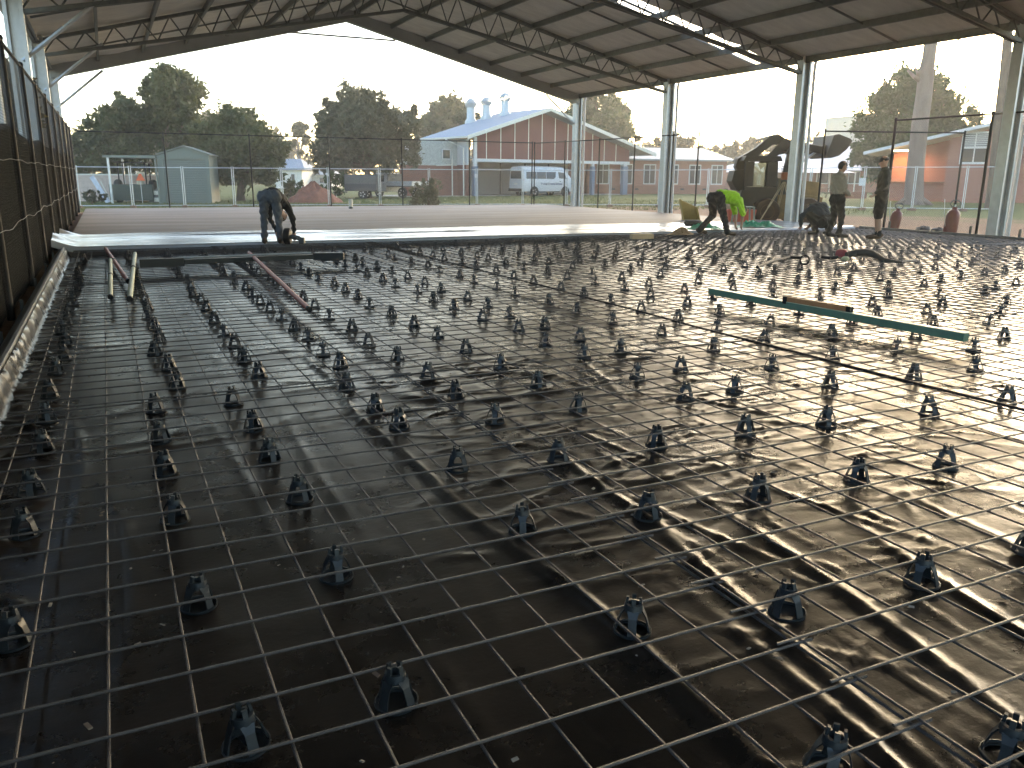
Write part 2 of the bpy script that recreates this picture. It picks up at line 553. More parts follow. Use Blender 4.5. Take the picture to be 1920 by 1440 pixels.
def cover_sheet():
    """glossy plastic folded back over the front strip of the poured slab"""
    mt = M('shiny_cover_film', (0.42, 0.43, 0.45), 0.22, 0, 0.15, 1.5, 0.1, 14)
    xs = np.arange(-0.95, 18.2, 0.06)
    ys = np.arange(16.32, 19.9, 0.05)
    X, Y = np.meshgrid(xs, ys)
    edge = 19.75 - 0.02 * X + 0.12 * np.sin(X * 0.8) + 0.06 * np.sin(X * 2.3)
    Yc = ys[0] + (Y - ys[0]) * (edge - ys[0]) / (ys[-1] - ys[0])
    Z = np.full_like(X, SZ + 0.012) + 0.004 * smooth_noise(X, Yc * 2, 0.8, 9)
    g = np.random.default_rng(8)
    it = [(g.uniform(-0.5, 18), g.uniform(16.5, 19.6), g.normal(0, 0.06), g.uniform(0.6, 2.5), g.uniform(0.05, 0.12), g.uniform(0.004, 0.012), g.normal() * 0.01) for _ in range(40)]
    it += [(5.5, 18.0, 0.0, 5, 0.07, 0.03, 0), (12, 17.6, 0.0, 5, 0.06, 0.025, 0), (2.5, 18.6, 0.0, 2.5, 0.1, 0.04, 0)]
    it += [(g.uniform(-0.8, 18), g.uniform(16.5, 19.6), g.normal(0.5, 0.5), g.uniform(0.1, 0.4), 0.06, 0.004, 0) for _ in range(120)]
    add_wrinkles(X, Y, Z, xs, ys, it)
    # left end turned up at the fence
    Z += 0.2 * np.clip((-0.55 - X) / 0.4, 0, 1) ** 1.3 * (0.6 + 0.3 * np.sin(Y * 1.9) + 0.1 * np.sin(Y * 7))
    Z -= 0.1 * np.clip((16.42 - Yc) / 0.1, 0, 1)
    Z = np.maximum(Z, np.where(Yc > 16.4, SZ + 0.005, 0.0))
    mb = MB()
    n, k = len(xs), len(ys)
    mb.add(np.stack([X, Yc, Z], -1).reshape(-1, 3).tolist(), [(j * n + i, j * n + i + 1, (j + 1) * n + i + 1, (j + 1) * n + i) for j in range(k - 1) for i in range(n - 1)])
    o = mb.build('cover_sheet', mt)
    o.data.polygons.foreach_set('use_smooth', [True] * len(o.data.polygons))
    tag(o, 'long shiny plastic sheet laid over the front edge of the poured slab', 'plastic sheet')
cover_sheet()

# edge forms
def forms():
    t = thing('edge_form', 'pale steel edge form board running along the left fence', 'formwork', (-0.78, 8, 0))
    mt = M('form_steel', (0.42, 0.44, 0.46), 0.35, 0.7, 0.2, 3)
    MB().bb(-0.775, -0.752, -1.8, 16.3, -0.03, 0.155).build('form_board', mt, t).matrix_parent_inverse = t.matrix_world.inverted() if False else Matrix.Translation((0.78, -8, 0))
    a = MB().prism([(-0.78, -1.8, 0.158), (-0.755, -1.8, 0.158), (-0.755, -1.8, 0.15), (-0.9, -1.8, 0.03), (-0.905, -1.8, 0.036)], (0, 18.1, 0)).build('outer_flange', M('form_flange', (0.34, 0.37, 0.42), 0.4, 0.5, 0.25, 2), t)
    a.matrix_parent_inverse = Matrix.Translation((0.78, -8, 0))
    for k in range(9):
        c = MB().bb(-0.94, -0.91, k * 2.0 - 0.02, k * 2.0 + 0.02, -0.1, 0.11).build('stake', STEELD, t)
        c.matrix_parent_inverse = Matrix.Translation((0.78, -8, 0))
    t2 = thing('edge_form', 'dark grey edge form board along the open right side', 'formwork', (18.28, 9, 0))
    dk = M('form_ply', (0.14, 0.14, 0.135), 0.6, 0, 0.3, 2, 0.1)
    for y0, y1 in ((-1.8, 4.2), (4.21, 10.2), (10.21, 16.3)):
        c = MB().bb(18.27, 18.31, y0, y1, -0.05, 0.16).build('form_board', dk, t2)
        c.matrix_parent_inverse = Matrix.Translation((-18.28, -9, 0))
    for y in (2.0, 6.0, 9.4, 11.9, 13.1, 15.4):
        c = MB().bb(18.33, 18.37, y - 0.02, y + 0.02, -0.1, 0.33).build('stake', STEELD, t2)
        c.matrix_parent_inverse = Matrix.Translation((-18.28, -9, 0))
forms()

# ================================================================== REINFORCING MESH
MZ = 0.088
def mesh_sheets():
    cols = [(-0.62, 1.735), (1.615, 4.68), (4.56, 7.6), (7.48, 10.5), (10.38, 13.4), (13.28, 16.3), (16.18, 18.15)]
    rows = [(-1.5, 5.27), (5.12, 11.25), (11.1, 16.33)]
    rown = ['nearest', 'middle', 'far']
    def bar_mesh(L, n=6, ribs=True):
        mb = MB()
        mb.tube([(0, 0, 0), (L * .25, 0, 0), (L * .5, 0, 0), (L * .75, 0, 0), (L, 0, 0)], 0.0047, n)
        me = mb.build('tmp', REBAR, None, True)
        d = me.data
        bpy.data.objects.remove(me)
        return d
    cache = {}
    for ri, (y0, y1) in enumerate(rows):
        for ci, (x0, x1) in enumerate(cols):
            near = (ri == 0 and ci <= 3) or (ri == 1 and ci <= 2)
            lx = [x for x in np.arange(-0.525, 18.2, 0.2) if x0 + 0.03 < x < x1 - 0.03]
            dz = 0.010 * ((ci + ri) % 2) + 0.004 * ((ci * 3 + ri) % 3)
            off = 0.0 if ci == 0 else [0, 0.15, 0.06, 0.11, 0.02, 0.13, 0.07][ci]
            lx = [x + off * 0.2 for x in lx if x + off * 0.2 < x1]
            cy = [y for y in np.arange(y0 + 0.055 + [0, 0.03, 0.09, 0.05, 0.12, 0.02, 0.08][ci] * 0.5, y1 - 0.02, 0.2)]
            t = thing('mesh_sheet', 'welded steel reinforcing mesh sheet, %s of three rows, %s column from the left fence' % (rown[ri], ordn(ci + 1)), 'steel mesh', (x0, y0, MZ + dz), (rng.normal() * 0.0012), 'reinforcing mesh sheets')
            zl, zc = 0.0, 0.0075
            if near:
                for kind, arr in (('long_bar', lx), ('cross_bar', cy)):
                    L = (y1 - y0) if kind == 'long_bar' else (x1 - x0)
                    key = (kind, round(L, 3))
                    if key not in cache:
                        cache[key] = bar_mesh(L)
                    for q in arr:
                        o = bpy.data.objects.new(kind, cache[key])
                        COL.objects.link(o)
                        o.parent = t
                        if kind == 'long_bar':
                            o.location = (q - x0, 0, zl)
                            o.rotation_euler = (0, rng.normal() * 0.0, math.pi / 2 + rng.normal() * 0.0012)
                        else:
                            o.location = (0, q - y0, zc)
                            o.rotation_euler = (0, rng.normal() * 0.0008, rng.normal() * 0.0016)
            else:
                mb = MB()
                for q in lx:
                    mb.tube([(q - x0, 0, zl), (q - x0, y1 - y0, zl)], 0.006, 4, 0, False)
                for q in cy:
                    mb.tube([(0, q - y0, zc), (x1 - x0, q - y0 + rng.normal() * 0.004, zc)], 0.006, 4, 0, False)
                tag(mb.build('bars', REBAR, t, True), kind='stuff')
mesh_sheets()

# ================================================================== BAR CHAIRS
CHP = M('chair_plastic', (0.025, 0.031, 0.035), 0.4, 0, 0.3, 20)
def chair_parts():
    ring, legs, sad = MB(), [], MB()
    ring.lathe((0, 0, 0), [(0.044, 0.0), (0.054, 0.0), (0.055, 0.009), (0.052, 0.010), (0.051, 0.004), (0.044, 0.004), (0.044, 0.0)], 20)
    for k in range(4):
        a = R(45 + 90 * k)
        d, s_ = Vector((math.cos(a), math.sin(a), 0)), Vector((-math.sin(a), math.cos(a), 0))
        lb = MB()
        p = [(0.05, 0.003, 0.013), (0.044, 0.032, 0.0115), (0.036, 0.062, 0.0115), (0.026, 0.084, 0.0165)]
        vs = []
        for r_, z, hw in p:
            for rr, ss in ((r_, -hw), (r_, hw), (r_ - 0.004, hw), (r_ - 0.004, -hw)):
                vs.append(d * rr + s_ * ss + Vector((0, 0, z)))
        fs = [(4 * i + j, 4 * i + (j + 1) % 4, 4 * i + 4 + (j + 1) % 4, 4 * i + 4 + j) for i in range(3) for j in range(4)] + [(3, 2, 1, 0), (12, 13, 14, 15)]
        lb.add(vs, fs)
        legs.append(lb)
    sad.lathe((0, 0, 0), [(0.014, 0.074), (0.0285, 0.077), (0.0255, 0.102), (0.017, 0.103), (0.014, 0.074)], 14)
    for k in range(4):
        a = R(90 * k + 45)
        d = Vector((math.cos(a), math.sin(a), 0))
        sad.bar(d * 0.021 + Vector((0, 0, 0.095)), d * 0.017 + Vector((0, 0, 0.124)), 0.012, 0.007, up=d)
    return ring, legs, sad
def chairs():
    ring, legs, sad = chair_parts()
    proto = thing('bar_chair', 'x', 'bar chair', (0, -50, 0))
    ring.build('base_ring', CHP, proto, True)
    for l in legs:
        l.build('leg', CHP, proto)
    sad.build('saddle', CHP, proto, True)
    allm = MB()
    for q in [ring, sad] + legs:
        allm.add(q.v, q.f)
    pm = allm.build('tmp', CHP, None, True)
    onemesh = pm.data
    onemesh.name = 'bar_chair'
    proto.scale = (1.12, 1.12, 0.95)
    for v in onemesh.vertices:
        v.co = (v.co.x * 1.12, v.co.y * 1.12, v.co.z * 0.95)
    bpy.data.objects.remove(pm)
    known = {0: [(-0.4, 2.7), (-0.43, 3.57), (-0.44, 4.07), (-0.43, 4.67), (-0.45, 5.31)],
             1: [(0.18, 1.91), (0.14, 2.7), (0.12, 3.48), (0.12, 4.1), (0.13, 4.63), (0.14, 5.28)],
             2: [(0.58, 1.92), (0.61, 2.71), (0.64, 3.5), (0.61, 4.09), (0.62, 4.65), (0.59, 5.26), (0.85, 5.91), (0.83, 6.49), (0.84, 7.09), (0.82, 7.62), (0.82, 8.37), (0.83, 9.18)],
             3: [(1.44, 1.2), (1.36, 1.93), (1.38, 2.75), (1.42, 3.55), (1.37, 4.31), (1.34, 4.68), (1.32, 5.28), (1.45, 5.96), (1.44, 6.48)],
             4: [(1.87, 1.04), (1.89, 1.81), (1.92, 2.65), (1.92, 3.43), (1.91, 4.18), (1.91, 4.78), (1.9, 5.3)],
             5: [(2.47, 1.76), (2.49, 2.62), (2.51, 3.42), (2.48, 4.2), (2.51, 4.79), (2.51, 5.39)],
             6: [(3.05, 1.75), (3.08, 2.6), (3.09, 3.39), (3.24, 4.13), (3.28, 4.74)], 7: [(3.66, 1.75), (3.65, 2.56), (3.64, 3.33), (3.66, 4.15)],
             8: [(4.4, 2.5), (4.41, 3.25), (4.37, 4.0), (4.39, 4.59)], 9: [(5.08, 2.45), (5.1, 3.22)]}
    lines = []
    for j in range(29):
        if j in known:
            pre = known[j]
            x, ys = pre[-1][0], [pre[-1][1]]
        else:
            pre = []
            x = 5.08 + 0.675 * (j - 9)
            ys = [2.0 + 0.12 * x + rng.uniform(0, 0.5)]
        sp = 0.6 if j < 4 else 0.68 if j < 12 else 0.74
        while ys[-1] < 15.4:
            ys.append(ys[-1] + sp * rng.uniform(0.88, 1.12))
        dx = {1: 0.12}.get(j, 0.0)
        rest = [(x + rng.normal() * 0.03 + dx, y) for y in ys]
        lines.append(pre + rest[1:] if pre else rest)
    flat = [(j, k, x, y) for j, l in enumerate(lines) for k, (x, y) in enumerate(l)]
    def indist(x, y):
        return x * FW2.x + y * FW2.y
    flat = [q for q in flat if q[2] < 18.0]
    flat.sort(key=lambda q: indist(q[2], q[3]))
    used = False
    far = MB()
    for n, (j, k, x, y) in enumerate(flat):
        lab = 'dark plastic bar chair, %s from the camera in the %s line from left form' % (ordn(k + 1), ordn(j + 1))
        rz = rng.uniform(0, 6.28)
        tilt = (rng.normal() * 0.03, rng.normal() * 0.03)
        if n < 40:
            o = proto if not used else copy_tree(proto)
            used = True
        elif n < 300:
            o = bpy.data.objects.new('bar_chair', onemesh)
            COL.objects.link(o)
        else:
            mt = Matrix.Translation((x, y, 0.008)) @ Matrix.Rotation(rz, 4, 'Z')
            far.add([mt @ Vector(q) for q in onemesh_v], onemesh_f)
            continue
        if n == 299:
            onemesh_v = [tuple(v.co) for v in onemesh.vertices]
            onemesh_f = [tuple(p.vertices) for p in onemesh.polygons]
        o.location = (x, y, min(0.03, max(0.0, mem_z(x, y))))
        o.rotation_euler = (tilt[0], tilt[1], rz)
        tag(o, lab, 'bar chair', 'bar chairs standing in the mesh')
    o = far.build('bar_chairs_beyond', CHP, None)
    tag(o, 'many small dark bar chairs in the far part of the mesh', 'bar chairs', None, 'stuff')
chairs()

# ================================================================== SHED
XL, XR, XM = -1.25, 18.75, 8.75
EZ, SLOPE = 4.82, 0.257
def rz_(x):
    return EZ + SLOPE * (10.15 - abs(x - XM))
FR = [32.5, 25.9, 19.33, 12.75, 6.17, -0.4, -7.0]
YA, YB = -8.0, 33.1
def shed():
    t = thing('open_shed', 'large open steel portal shed with gable roof over the slab', 'shed', (XM, 13, 0))
    inv = Matrix.Translation((-XM, -13, 0))
    def part(mb, name, mat, parent=t, smooth=False, bevel=0):
        o = mb.build(name, mat, parent, smooth, bevel)
        if parent is t:
            o.matrix_parent_inverse = inv
        return o
    # columns : two lipped channels back to back
    for sx, X in ((-1, XL), (1, XR)):
        for y in FR:
            mb = MB()
            z0, z1 = -0.05, EZ + 0.02
            hw, d = 0.125, 0.34
            zc, hh = (z0 + z1) / 2, z1 - z0
            mb.box((X, y, zc), (d - 0.04, 0.02, hh))
            for s in (-1, 1):
                mb.box((X + s * (d / 2 - 0.01), y, zc), (0.02, 2 * hw, hh))
                for s2 in (-1, 1):
                    mb.box((X + s * (d / 2 - 0.045), y + s2 * (hw - 0.008), zc), (0.048, 0.012, hh))
            mb.box((X, y, z0 + 0.075), (0.4, 0.34, 0.02))
            c = part(mb, 'column', GALV)
            b = MB()
            for s in (-1, 1):
                for s2 in (-1, 1):
                    b.lathe((X + s * 0.17, y + s2 * 0.14, z0 + 0.08), [(0.018, 0), (0.018, 0.04), (0.0, 0.042)], 6)
            b.build('anchor_bolts', STEELD, c).matrix_parent_inverse = Matrix.Identity(4)
            # knee brace
            if sx > 0 and y != FR[0]:
                continue
            k = MB().tube([(X - sx * 0.05, y, 3.5), (X - sx * 1.55, y, rz_(X - sx * 1.55) - 0.5)], 0.04, 8)
            part(k, 'knee_brace', GALV, t, True)
    # downpipes beside the right columns
    for y in FR[:4]:
        part(MB().tube([(XR + 0.28, y - 0.12, -0.05), (XR + 0.28, y - 0.12, EZ - 0.25), (XR + 0.34, y - 0.12, EZ + 0.03)], 0.05, 10), 'downpipe', WHITEP, t, True)
    # trusses
    TS = M('truss_steel', (0.13, 0.135, 0.13), 0.55, 0.3, 0.25, 8)
    for i, y in enumerate(FR):
        if i == 0:
            continue
        ch, wb = MB(), MB()
        for s in (-1, 1):
            e, c = (XM + s * 9.9, XM)
            def top(x):
                return rz_(x) - 0.14
            def bot(x):
                q = abs(x - XM) / 9.9
                return rz_(x) - 0.14 - (0.38 * q + 1.0 * (1 - q))
            for yo in (-0.06, 0.06):
                ch.bar((e, y + yo, top(e)), (c, y + yo, top(c)), 0.05, 0.08)
                ch.bar((e, y + yo, bot(e)), (c, y + yo, bot(c)), 0.05, 0.08)
            xsn = np.linspace(0, 1, 15)
            for k in range(14):
                xa, xb = e + (c - e) * xsn[k], e + (c - e) * xsn[k + 1]
                xm = (xa + xb) / 2
                wb.tube([(xa, y, bot(xa)), (xm, y, top(xm))], 0.02, 5)
                wb.tube([(xm, y, top(xm)), (xb, y, bot(xb))], 0.02, 5)
        o = part(ch, 'truss', TS)
        wb.build('truss_web', TS, o, True)
        # fly braces from bottom chord to purlins
    # end gable : deep clad rafter
    GF = M('gable_sheet', (0.3, 0.31, 0.31), 0.5, 0.3, 0.1, 2)
    y0 = FR[0]
    for s in (-1, 1):
        xe = XM + s * 10.02
        poly = [(xe, y0 - 0.13, rz_(xe) - 0.05), (XM + s * 0.0, y0 - 0.13, rz_(XM) - 0.06), (XM, y0 - 0.13, 6.98), (xe, y0 - 0.13, 4.45)]
        part(MB().prism(poly, (0, 0.26, 0)), 'end_rafter', GF)
        part(MB().bar((xe, y0, 4.44), (XM, y0, 6.968), 0.3, 0.05), 'rafter_flange', GF)
    part(MB().tube([(6.4, y0, 6.42), (10.6, y0, 6.42)], 0.035, 8), 'collar_tie', GALV, t, True)
    # purlins
    PS = M('purlin_steel', (0.18, 0.185, 0.18), 0.5, 0.4, 0.2, 6)
    px = [XM + s * (0.25 + 1.39 * k) for s in (-1, 1) for k in range(8)]
    for x in px:
        mb = MB()
        z = rz_(x) - 0.11
        mb.bar((x, YA, z), (x, YB - 0.35, z), 0.018, 0.16)
        mb.bar((x + 0.03, YA, z - 0.08), (x + 0.03, YB - 0.35, z - 0.08), 0.07, 0.012)
        part(mb, 'purlin', PS)
    for s in (-1, 1):
        x = XM + s * 10.05
        part(MB().bar((x, YA, EZ - 0.06), (x, YB - 0.3, EZ - 0.06), 0.07, 0.2), 'eave_purlin', PS)
        x = XM + s * 10.28
        # roof bridging rods between trusses
        for i in range(1, 6):
            ym = (FR[i] + FR[i - 1]) / 2
            part(MB().bar((XM + s * 9.9, ym, rz_(XM + s * 9.9) - 0.1), (XM + s * 0.3, ym, rz_(XM + s * 0.3) - 0.1), 0.03, 0.05), 'bridging', PS)
    # roof sheet (ribbed) with blanket below, gap for the skylight on the right slope
    RS = M('roof_steel', (0.55, 0.57, 0.58), 0.45, 0.4, 0.1)
    BL = M('roof_blanket', (0.56, 0.545, 0.5), 0.7, 0.0, 0.14, 1.2, 0.4, 9, stretch=(1, 3, 1))
    SK = bpy.data.materials.new('skylight_sheet')
    SK.use_nodes = True
    tt = SK.node_tree
    tt.nodes.clear()
    a = tt.nodes.new('ShaderNodeBsdfTranslucent')
    a.inputs[0].default_value = (0.9, 0.93, 0.95, 1)
    b = tt.nodes.new('ShaderNodeBsdfTransparent')
    mx = tt.nodes.new('ShaderNodeMixShader')
    mx.inputs[0].default_value = 0.65
    oo = tt.nodes.new('ShaderNodeOutputMaterial')
    tt.links.new(a.outputs[0], mx.inputs[1])
    tt.links.new(b.outputs[0], mx.inputs[2])
    tt.links.new(mx.outputs[0], oo.inputs[0])
    sky_y = (20.6, 21.5)
    def ribbed(ya, yb, xa, xb, name, mat):
        pit = 0.19
        pf = []
        y = ya
        while y < yb - 1e-4:
            for dy, dz in ((0, 0.03), (0.03, 0.03), (0.045, 0), (0.175, 0)):
                if y + dy < yb:
                    pf.append((y + dy, dz))
            y += pit
        pf.append((yb, 0.03))
        mb = MB()
        xsn = np.linspace(xa, xb, 5)
        vs = [(x, y, rz_(x) + dz) for x in xsn for y, dz in pf]
        n = len(pf)
        mb.add(vs, [(i * n + j, i * n + j + 1, (i + 1) * n + j + 1, (i + 1) * n + j) for i in range(4) for j in range(n - 1)])
        return part(mb, name, mat)
    def blanket(ya, yb, s):
        mb = MB()
        ps = sorted([abs(x - XM) for x in px if (x - XM) * s > 0])
        ps = [0.0] + ps + [10.12]
        us = []
        for p, q in zip(ps[:-1], ps[1:]):
            for k in range(6):
                us.append((p + (q - p) * k / 6, math.sin(math.pi * k / 6)))
        us.append((ps[-1], 0))
        ysn = np.arange(ya, yb + 0.01, 0.16)
        ysn[-1] = yb
        vs = []
        for (uu, sg) in us:
            for y in ysn:
                x = XM + s * uu
                vs.append((x, y, rz_(x) - 0.02 - sg * (0.035 + 0.02 * math.sin(y * 2 * math.pi / 1.9 + uu)) + rng.normal() * 0.004))
        n = len(ysn)
        mb.add(vs, [(i * n + j, i * n + j + 1, (i + 1) * n + j + 1, (i + 1) * n + j) for i in range(len(us) - 1) for j in range(n - 1)])
        return part(mb, 'roof_blanket', BL, t, True)
    ribbed(YA, YB, XM, XM - 10.3, 'roof_sheet', RS)
    blanket(YA, YB - 0.05, -1)
    for ya, yb in ((YA, sky_y[0]), (sky_y[1], YB)):
        ribbed(ya, yb, XM, XM + 10.3, 'roof_sheet', RS)
        blanket(ya, yb - 0.05, 1)
    for k in range(6):                                   # skylight panels between purlins
        xa = XM + 2.0 + 1.39 * k
        ribbed(sky_y[0] + 0.01, sky_y[1] - 0.01, xa, min(xa + 1.385, XM + 10.2), 'skylight', SK)
    ribbed(sky_y[0], sky_y[1], XM, XM + 2.0, 'roof_sheet', RS)
    part(MB().bar((XM + 2, 21.05, rz_(XM + 2) - 0.03), (XM + 10.1, 21.05, rz_(XM + 10.1) - 0.03), 0.12, 0.03), 'skylight_strap', PS)
    part(MB().bar((XM, YA, rz_(XM) + 0.06), (XM, YB, rz_(XM) + 0.06), 0.4, 0.03), 'ridge_cap', RS)
    for s in (-1, 1):
        x = XM + s * 10.36
        part(MB().add([(x - 0.07, YA, EZ - 0.03), (x + 0.07, YA, EZ - 0.03), (x + 0.07, YA, EZ + 0.1), (x - 0.07, YA, EZ + 0.1), (x - 0.07, YB, EZ - 0.03), (x + 0.07, YB, EZ - 0.03), (x + 0.07, YB, EZ + 0.1), (x - 0.07, YB, EZ + 0.1)],
                      [(0, 1, 5, 4), (1, 2, 6, 5), (3, 0, 4, 7)]), 'gutter', RS) if s < 0 else None
shed()

# ================================================================== FENCES
WIRE = M('fence_wire', (0.015, 0.015, 0.015), 0.5, 0.0, 0.2)
WIREG = M('galv_wire', (0.22, 0.22, 0.22), 0.6, 0.2, 0.2)
def chain(mb, a, b, z0, z1, pitch=0.07, r_=0.0011):
    a, b = Vector(a), Vector(b)
    L = (b - a).length
    d = (b - a) / L
    n_ = Vector((-d.y, d.x, 0)) * 0.002
    h = z1 - z0
    k = int((L + h) / pitch)
    for i in range(k):
        s0 = i * pitch - h
        for sg in (1, -1):
            # line s = s0 + tt, z = z0 + tt (sg=1) or mirrored
            ta, tb = max(0, -s0), min(h, L - s0)
            if tb - ta < 0.02:
                continue
            za, zb = (z0 + ta, z0 + tb) if sg > 0 else (z1 - ta, z1 - tb)
            p, q = a + d * (s0 + ta) + n_ * sg, a + d * (s0 + tb) + n_ * sg
            mb.tube([(p.x, p.y, za), (q.x, q.y, zb)], r_, 3, 0, False)
def chain_fence(label, pts, top, post_r=0.03, mat=BLACKP, z0=-0.03, first=True, wire=True, cat='fence'):
    p0 = Vector(pts[0])
    t = thing('chain_link_fence', label, cat, (p0.x, p0.y, z0))
    inv = Matrix.Translation((-p0.x, -p0.y, -z0))
    def part(mb, name, mt, sm=True):
        o = mb.build(name, mt, t, sm)
        o.matrix_parent_inverse = inv
        return o
    for q in pts:
        part(MB().tube([(q[0], q[1], z0 - 0.1), (q[0], q[1], top)], post_r, 10), 'post', mat)
        part(MB().ball((q[0], q[1], top), post_r * 1.25, 8), 'post_cap', mat)
    for a, b in zip(pts[:-1], pts[1:]):
        part(MB().tube([(a[0], a[1], top - 0.03), (b[0], b[1], top - 0.03)], post_r * 0.7, 8), 'top_rail', mat)
        if wire:
            mb = MB()
            chain(mb, (a[0], a[1], 0), (b[0], b[1], 0), z0 + 0.05, top - 0.03)
            part(mb, 'wire_mesh', WIRE)
    return t, part
# left run
LX = -0.99
lp = [(LX, 35.2 - 2.85 * k) for k in range(14)]
t, part = chain_fence('tall black chain-link fence running along the left side of the slab', lp, 3.0, 0.036)
for z, A in ((0.85, 0.02), (1.55, 0.012)):
    pts = [(LX + 0.045, y, z + A * math.sin(y * 1.7) + A * 0.6 * math.sin(y * 4.1)) for y in np.arange(-1.5, 35.1, 0.35)]
    part(MB().tube(pts, 0.004, 4), 'tension_wire', WIREG)
# back run
bp = [(LX + (17.95 - LX) * k / 6, 35.2) for k in range(7)]
chain_fence('black chain-link fence across the far end of the slab', bp[0:], 2.92, 0.028)
chain_fence('short black chain-link run between the two farthest right columns', [(17.97, 35.0), (18.2, 32.55), (18.45, 30.1), (18.5, 27.6), (18.6, 25.3), (18.65, 23.9)], 2.9, 0.028)
chain_fence('black chain-link fence nearest the camera along the right side', [(18.85, 16.0), (18.85, 13.3), (18.85, 10.6), (18.85, 7.9)], 2.92, 0.034)
g1 = G(1785, 428, -0.03)
chain_fence('open black chain-link gate leaf behind the standing men', [(18.85, 18.4), (g1.x, g1.y)], 2.75, 0.03)
# shade cloth behind the left fence
def shade():
    mt = M('shade_cloth', (0.006, 0.009, 0.008), 0.95, 0, 0.4, 30, 0.5, 90, spec=0.05, stretch=(1, 1, 6))
    mb = MB()
    n = 90
    ysn = np.linspace(-2, 35, n)
    vs, fs = [], []
    for i, y in enumerate(ysn):
        for z in np.linspace(-0.05, 1.95, 7):
            vs.append((LX - 0.06 - 0.025 * math.sin(y * 2.2) * math.sin(z * 2.5) + rng.normal() * 0.006, y, z + (0.05 * math.sin(y * 1.1) if z > 1.9 else 0)))
    for i in range(n - 1):
        for j in range(6):
            fs.append((i * 7 + j, (i + 1) * 7 + j, (i + 1) * 7 + j + 1, i * 7 + j + 1))
    mb.add(vs, fs)
    o = mb.build('shade_cloth', mt, None, True)
    tag(o, 'dark shade cloth tied along the lower half of the left fence', 'shade cloth')
shade()

# temporary site fence panels
def temp_fence():
    knots = [(150, 391, 1.66), (618, 388.6, 1.68), (980, 387.0, 1.7), (1143, 388, 1.72), (1325, 389, 1.78), (1615, 394, 1.93), (1900, 397, 2.0)]
    pts = [(G(x, y, GZ), tz) for x, y, tz in knots]
    segs = []
    for (a, ta), (b, tb) in zip(pts[:-1], pts[1:]):
        L = (b - a).length
        n = max(1, round(L / 2.35))
        for k in range(n):
            f0, f1 = k / n, (k + 1) / n
            segs.append((a.lerp(b, f0), a.lerp(b, f1), ta + (tb - ta) * f0, ta + (tb - ta) * f1))
    for i, (a, b, ta, tb) in enumerate(segs):
        d = (b - a).normalized()
        a, b = a + d * 0.04, b - d * 0.04
        t = thing('temporary_fence_panel', 'grey wire temporary fence panel, %s from the left along the yard line' % ordn(i + 1), 'fence panel', (a.x, a.y, GZ), 0, 'temporary fence panels')
        inv = Matrix.Translation((-a.x, -a.y, -GZ))
        def part(mb, name, mt, sm=True):
            o = mb.build(name, mt, t, sm)
            o.matrix_parent_inverse = inv
        part(MB().tube([(a.x, a.y, GZ), (a.x, a.y, ta + 0.06)], 0.021, 8), 'upright', GALV)
        part(MB().tube([(b.x, b.y, GZ), (b.x, b.y, tb + 0.06)], 0.021, 8), 'upright', GALV)
        part(MB().tube([(a.x, a.y, ta), (b.x, b.y, tb)], 0.019, 8), 'top_rail', GALV)
        part(MB().tube([(a.x, a.y, GZ + 0.12), (b.x, b.y, GZ + 0.12)], 0.019, 8), 'bottom_rail', GALV)
        mb = MB()
        L = (b - a).length
        for s in np.arange(0.07, L, 0.07):
            q = a + d * s
            mb.tube([(q.x, q.y, GZ + 0.12), (q.x, q.y, ta + (tb - ta) * s / L)], 0.0008, 3, 0, False)
        for z in np.arange(0.15, 1.9, 0.25):
            mb.tube([(a.x, a.y, GZ + z), (b.x, b.y, GZ + z)], 0.0008, 3, 0, False)
        part(mb, 'wire_infill', WIREG)
        nrm = Vector((-d.y, d.x, 0))
        c = a - d * 0.04
        fo = MB().box((c.x, c.y, GZ + 0.06), (0.22, 0.6, 0.13), Matrix.Rotation(math.atan2(d.y, d.x), 3, 'Z'))
        part(fo, 'foot_block', M('foot_concrete', (0.2, 0.12, 0.08), 0.9, 0, 0.3), False)
temp_fence()

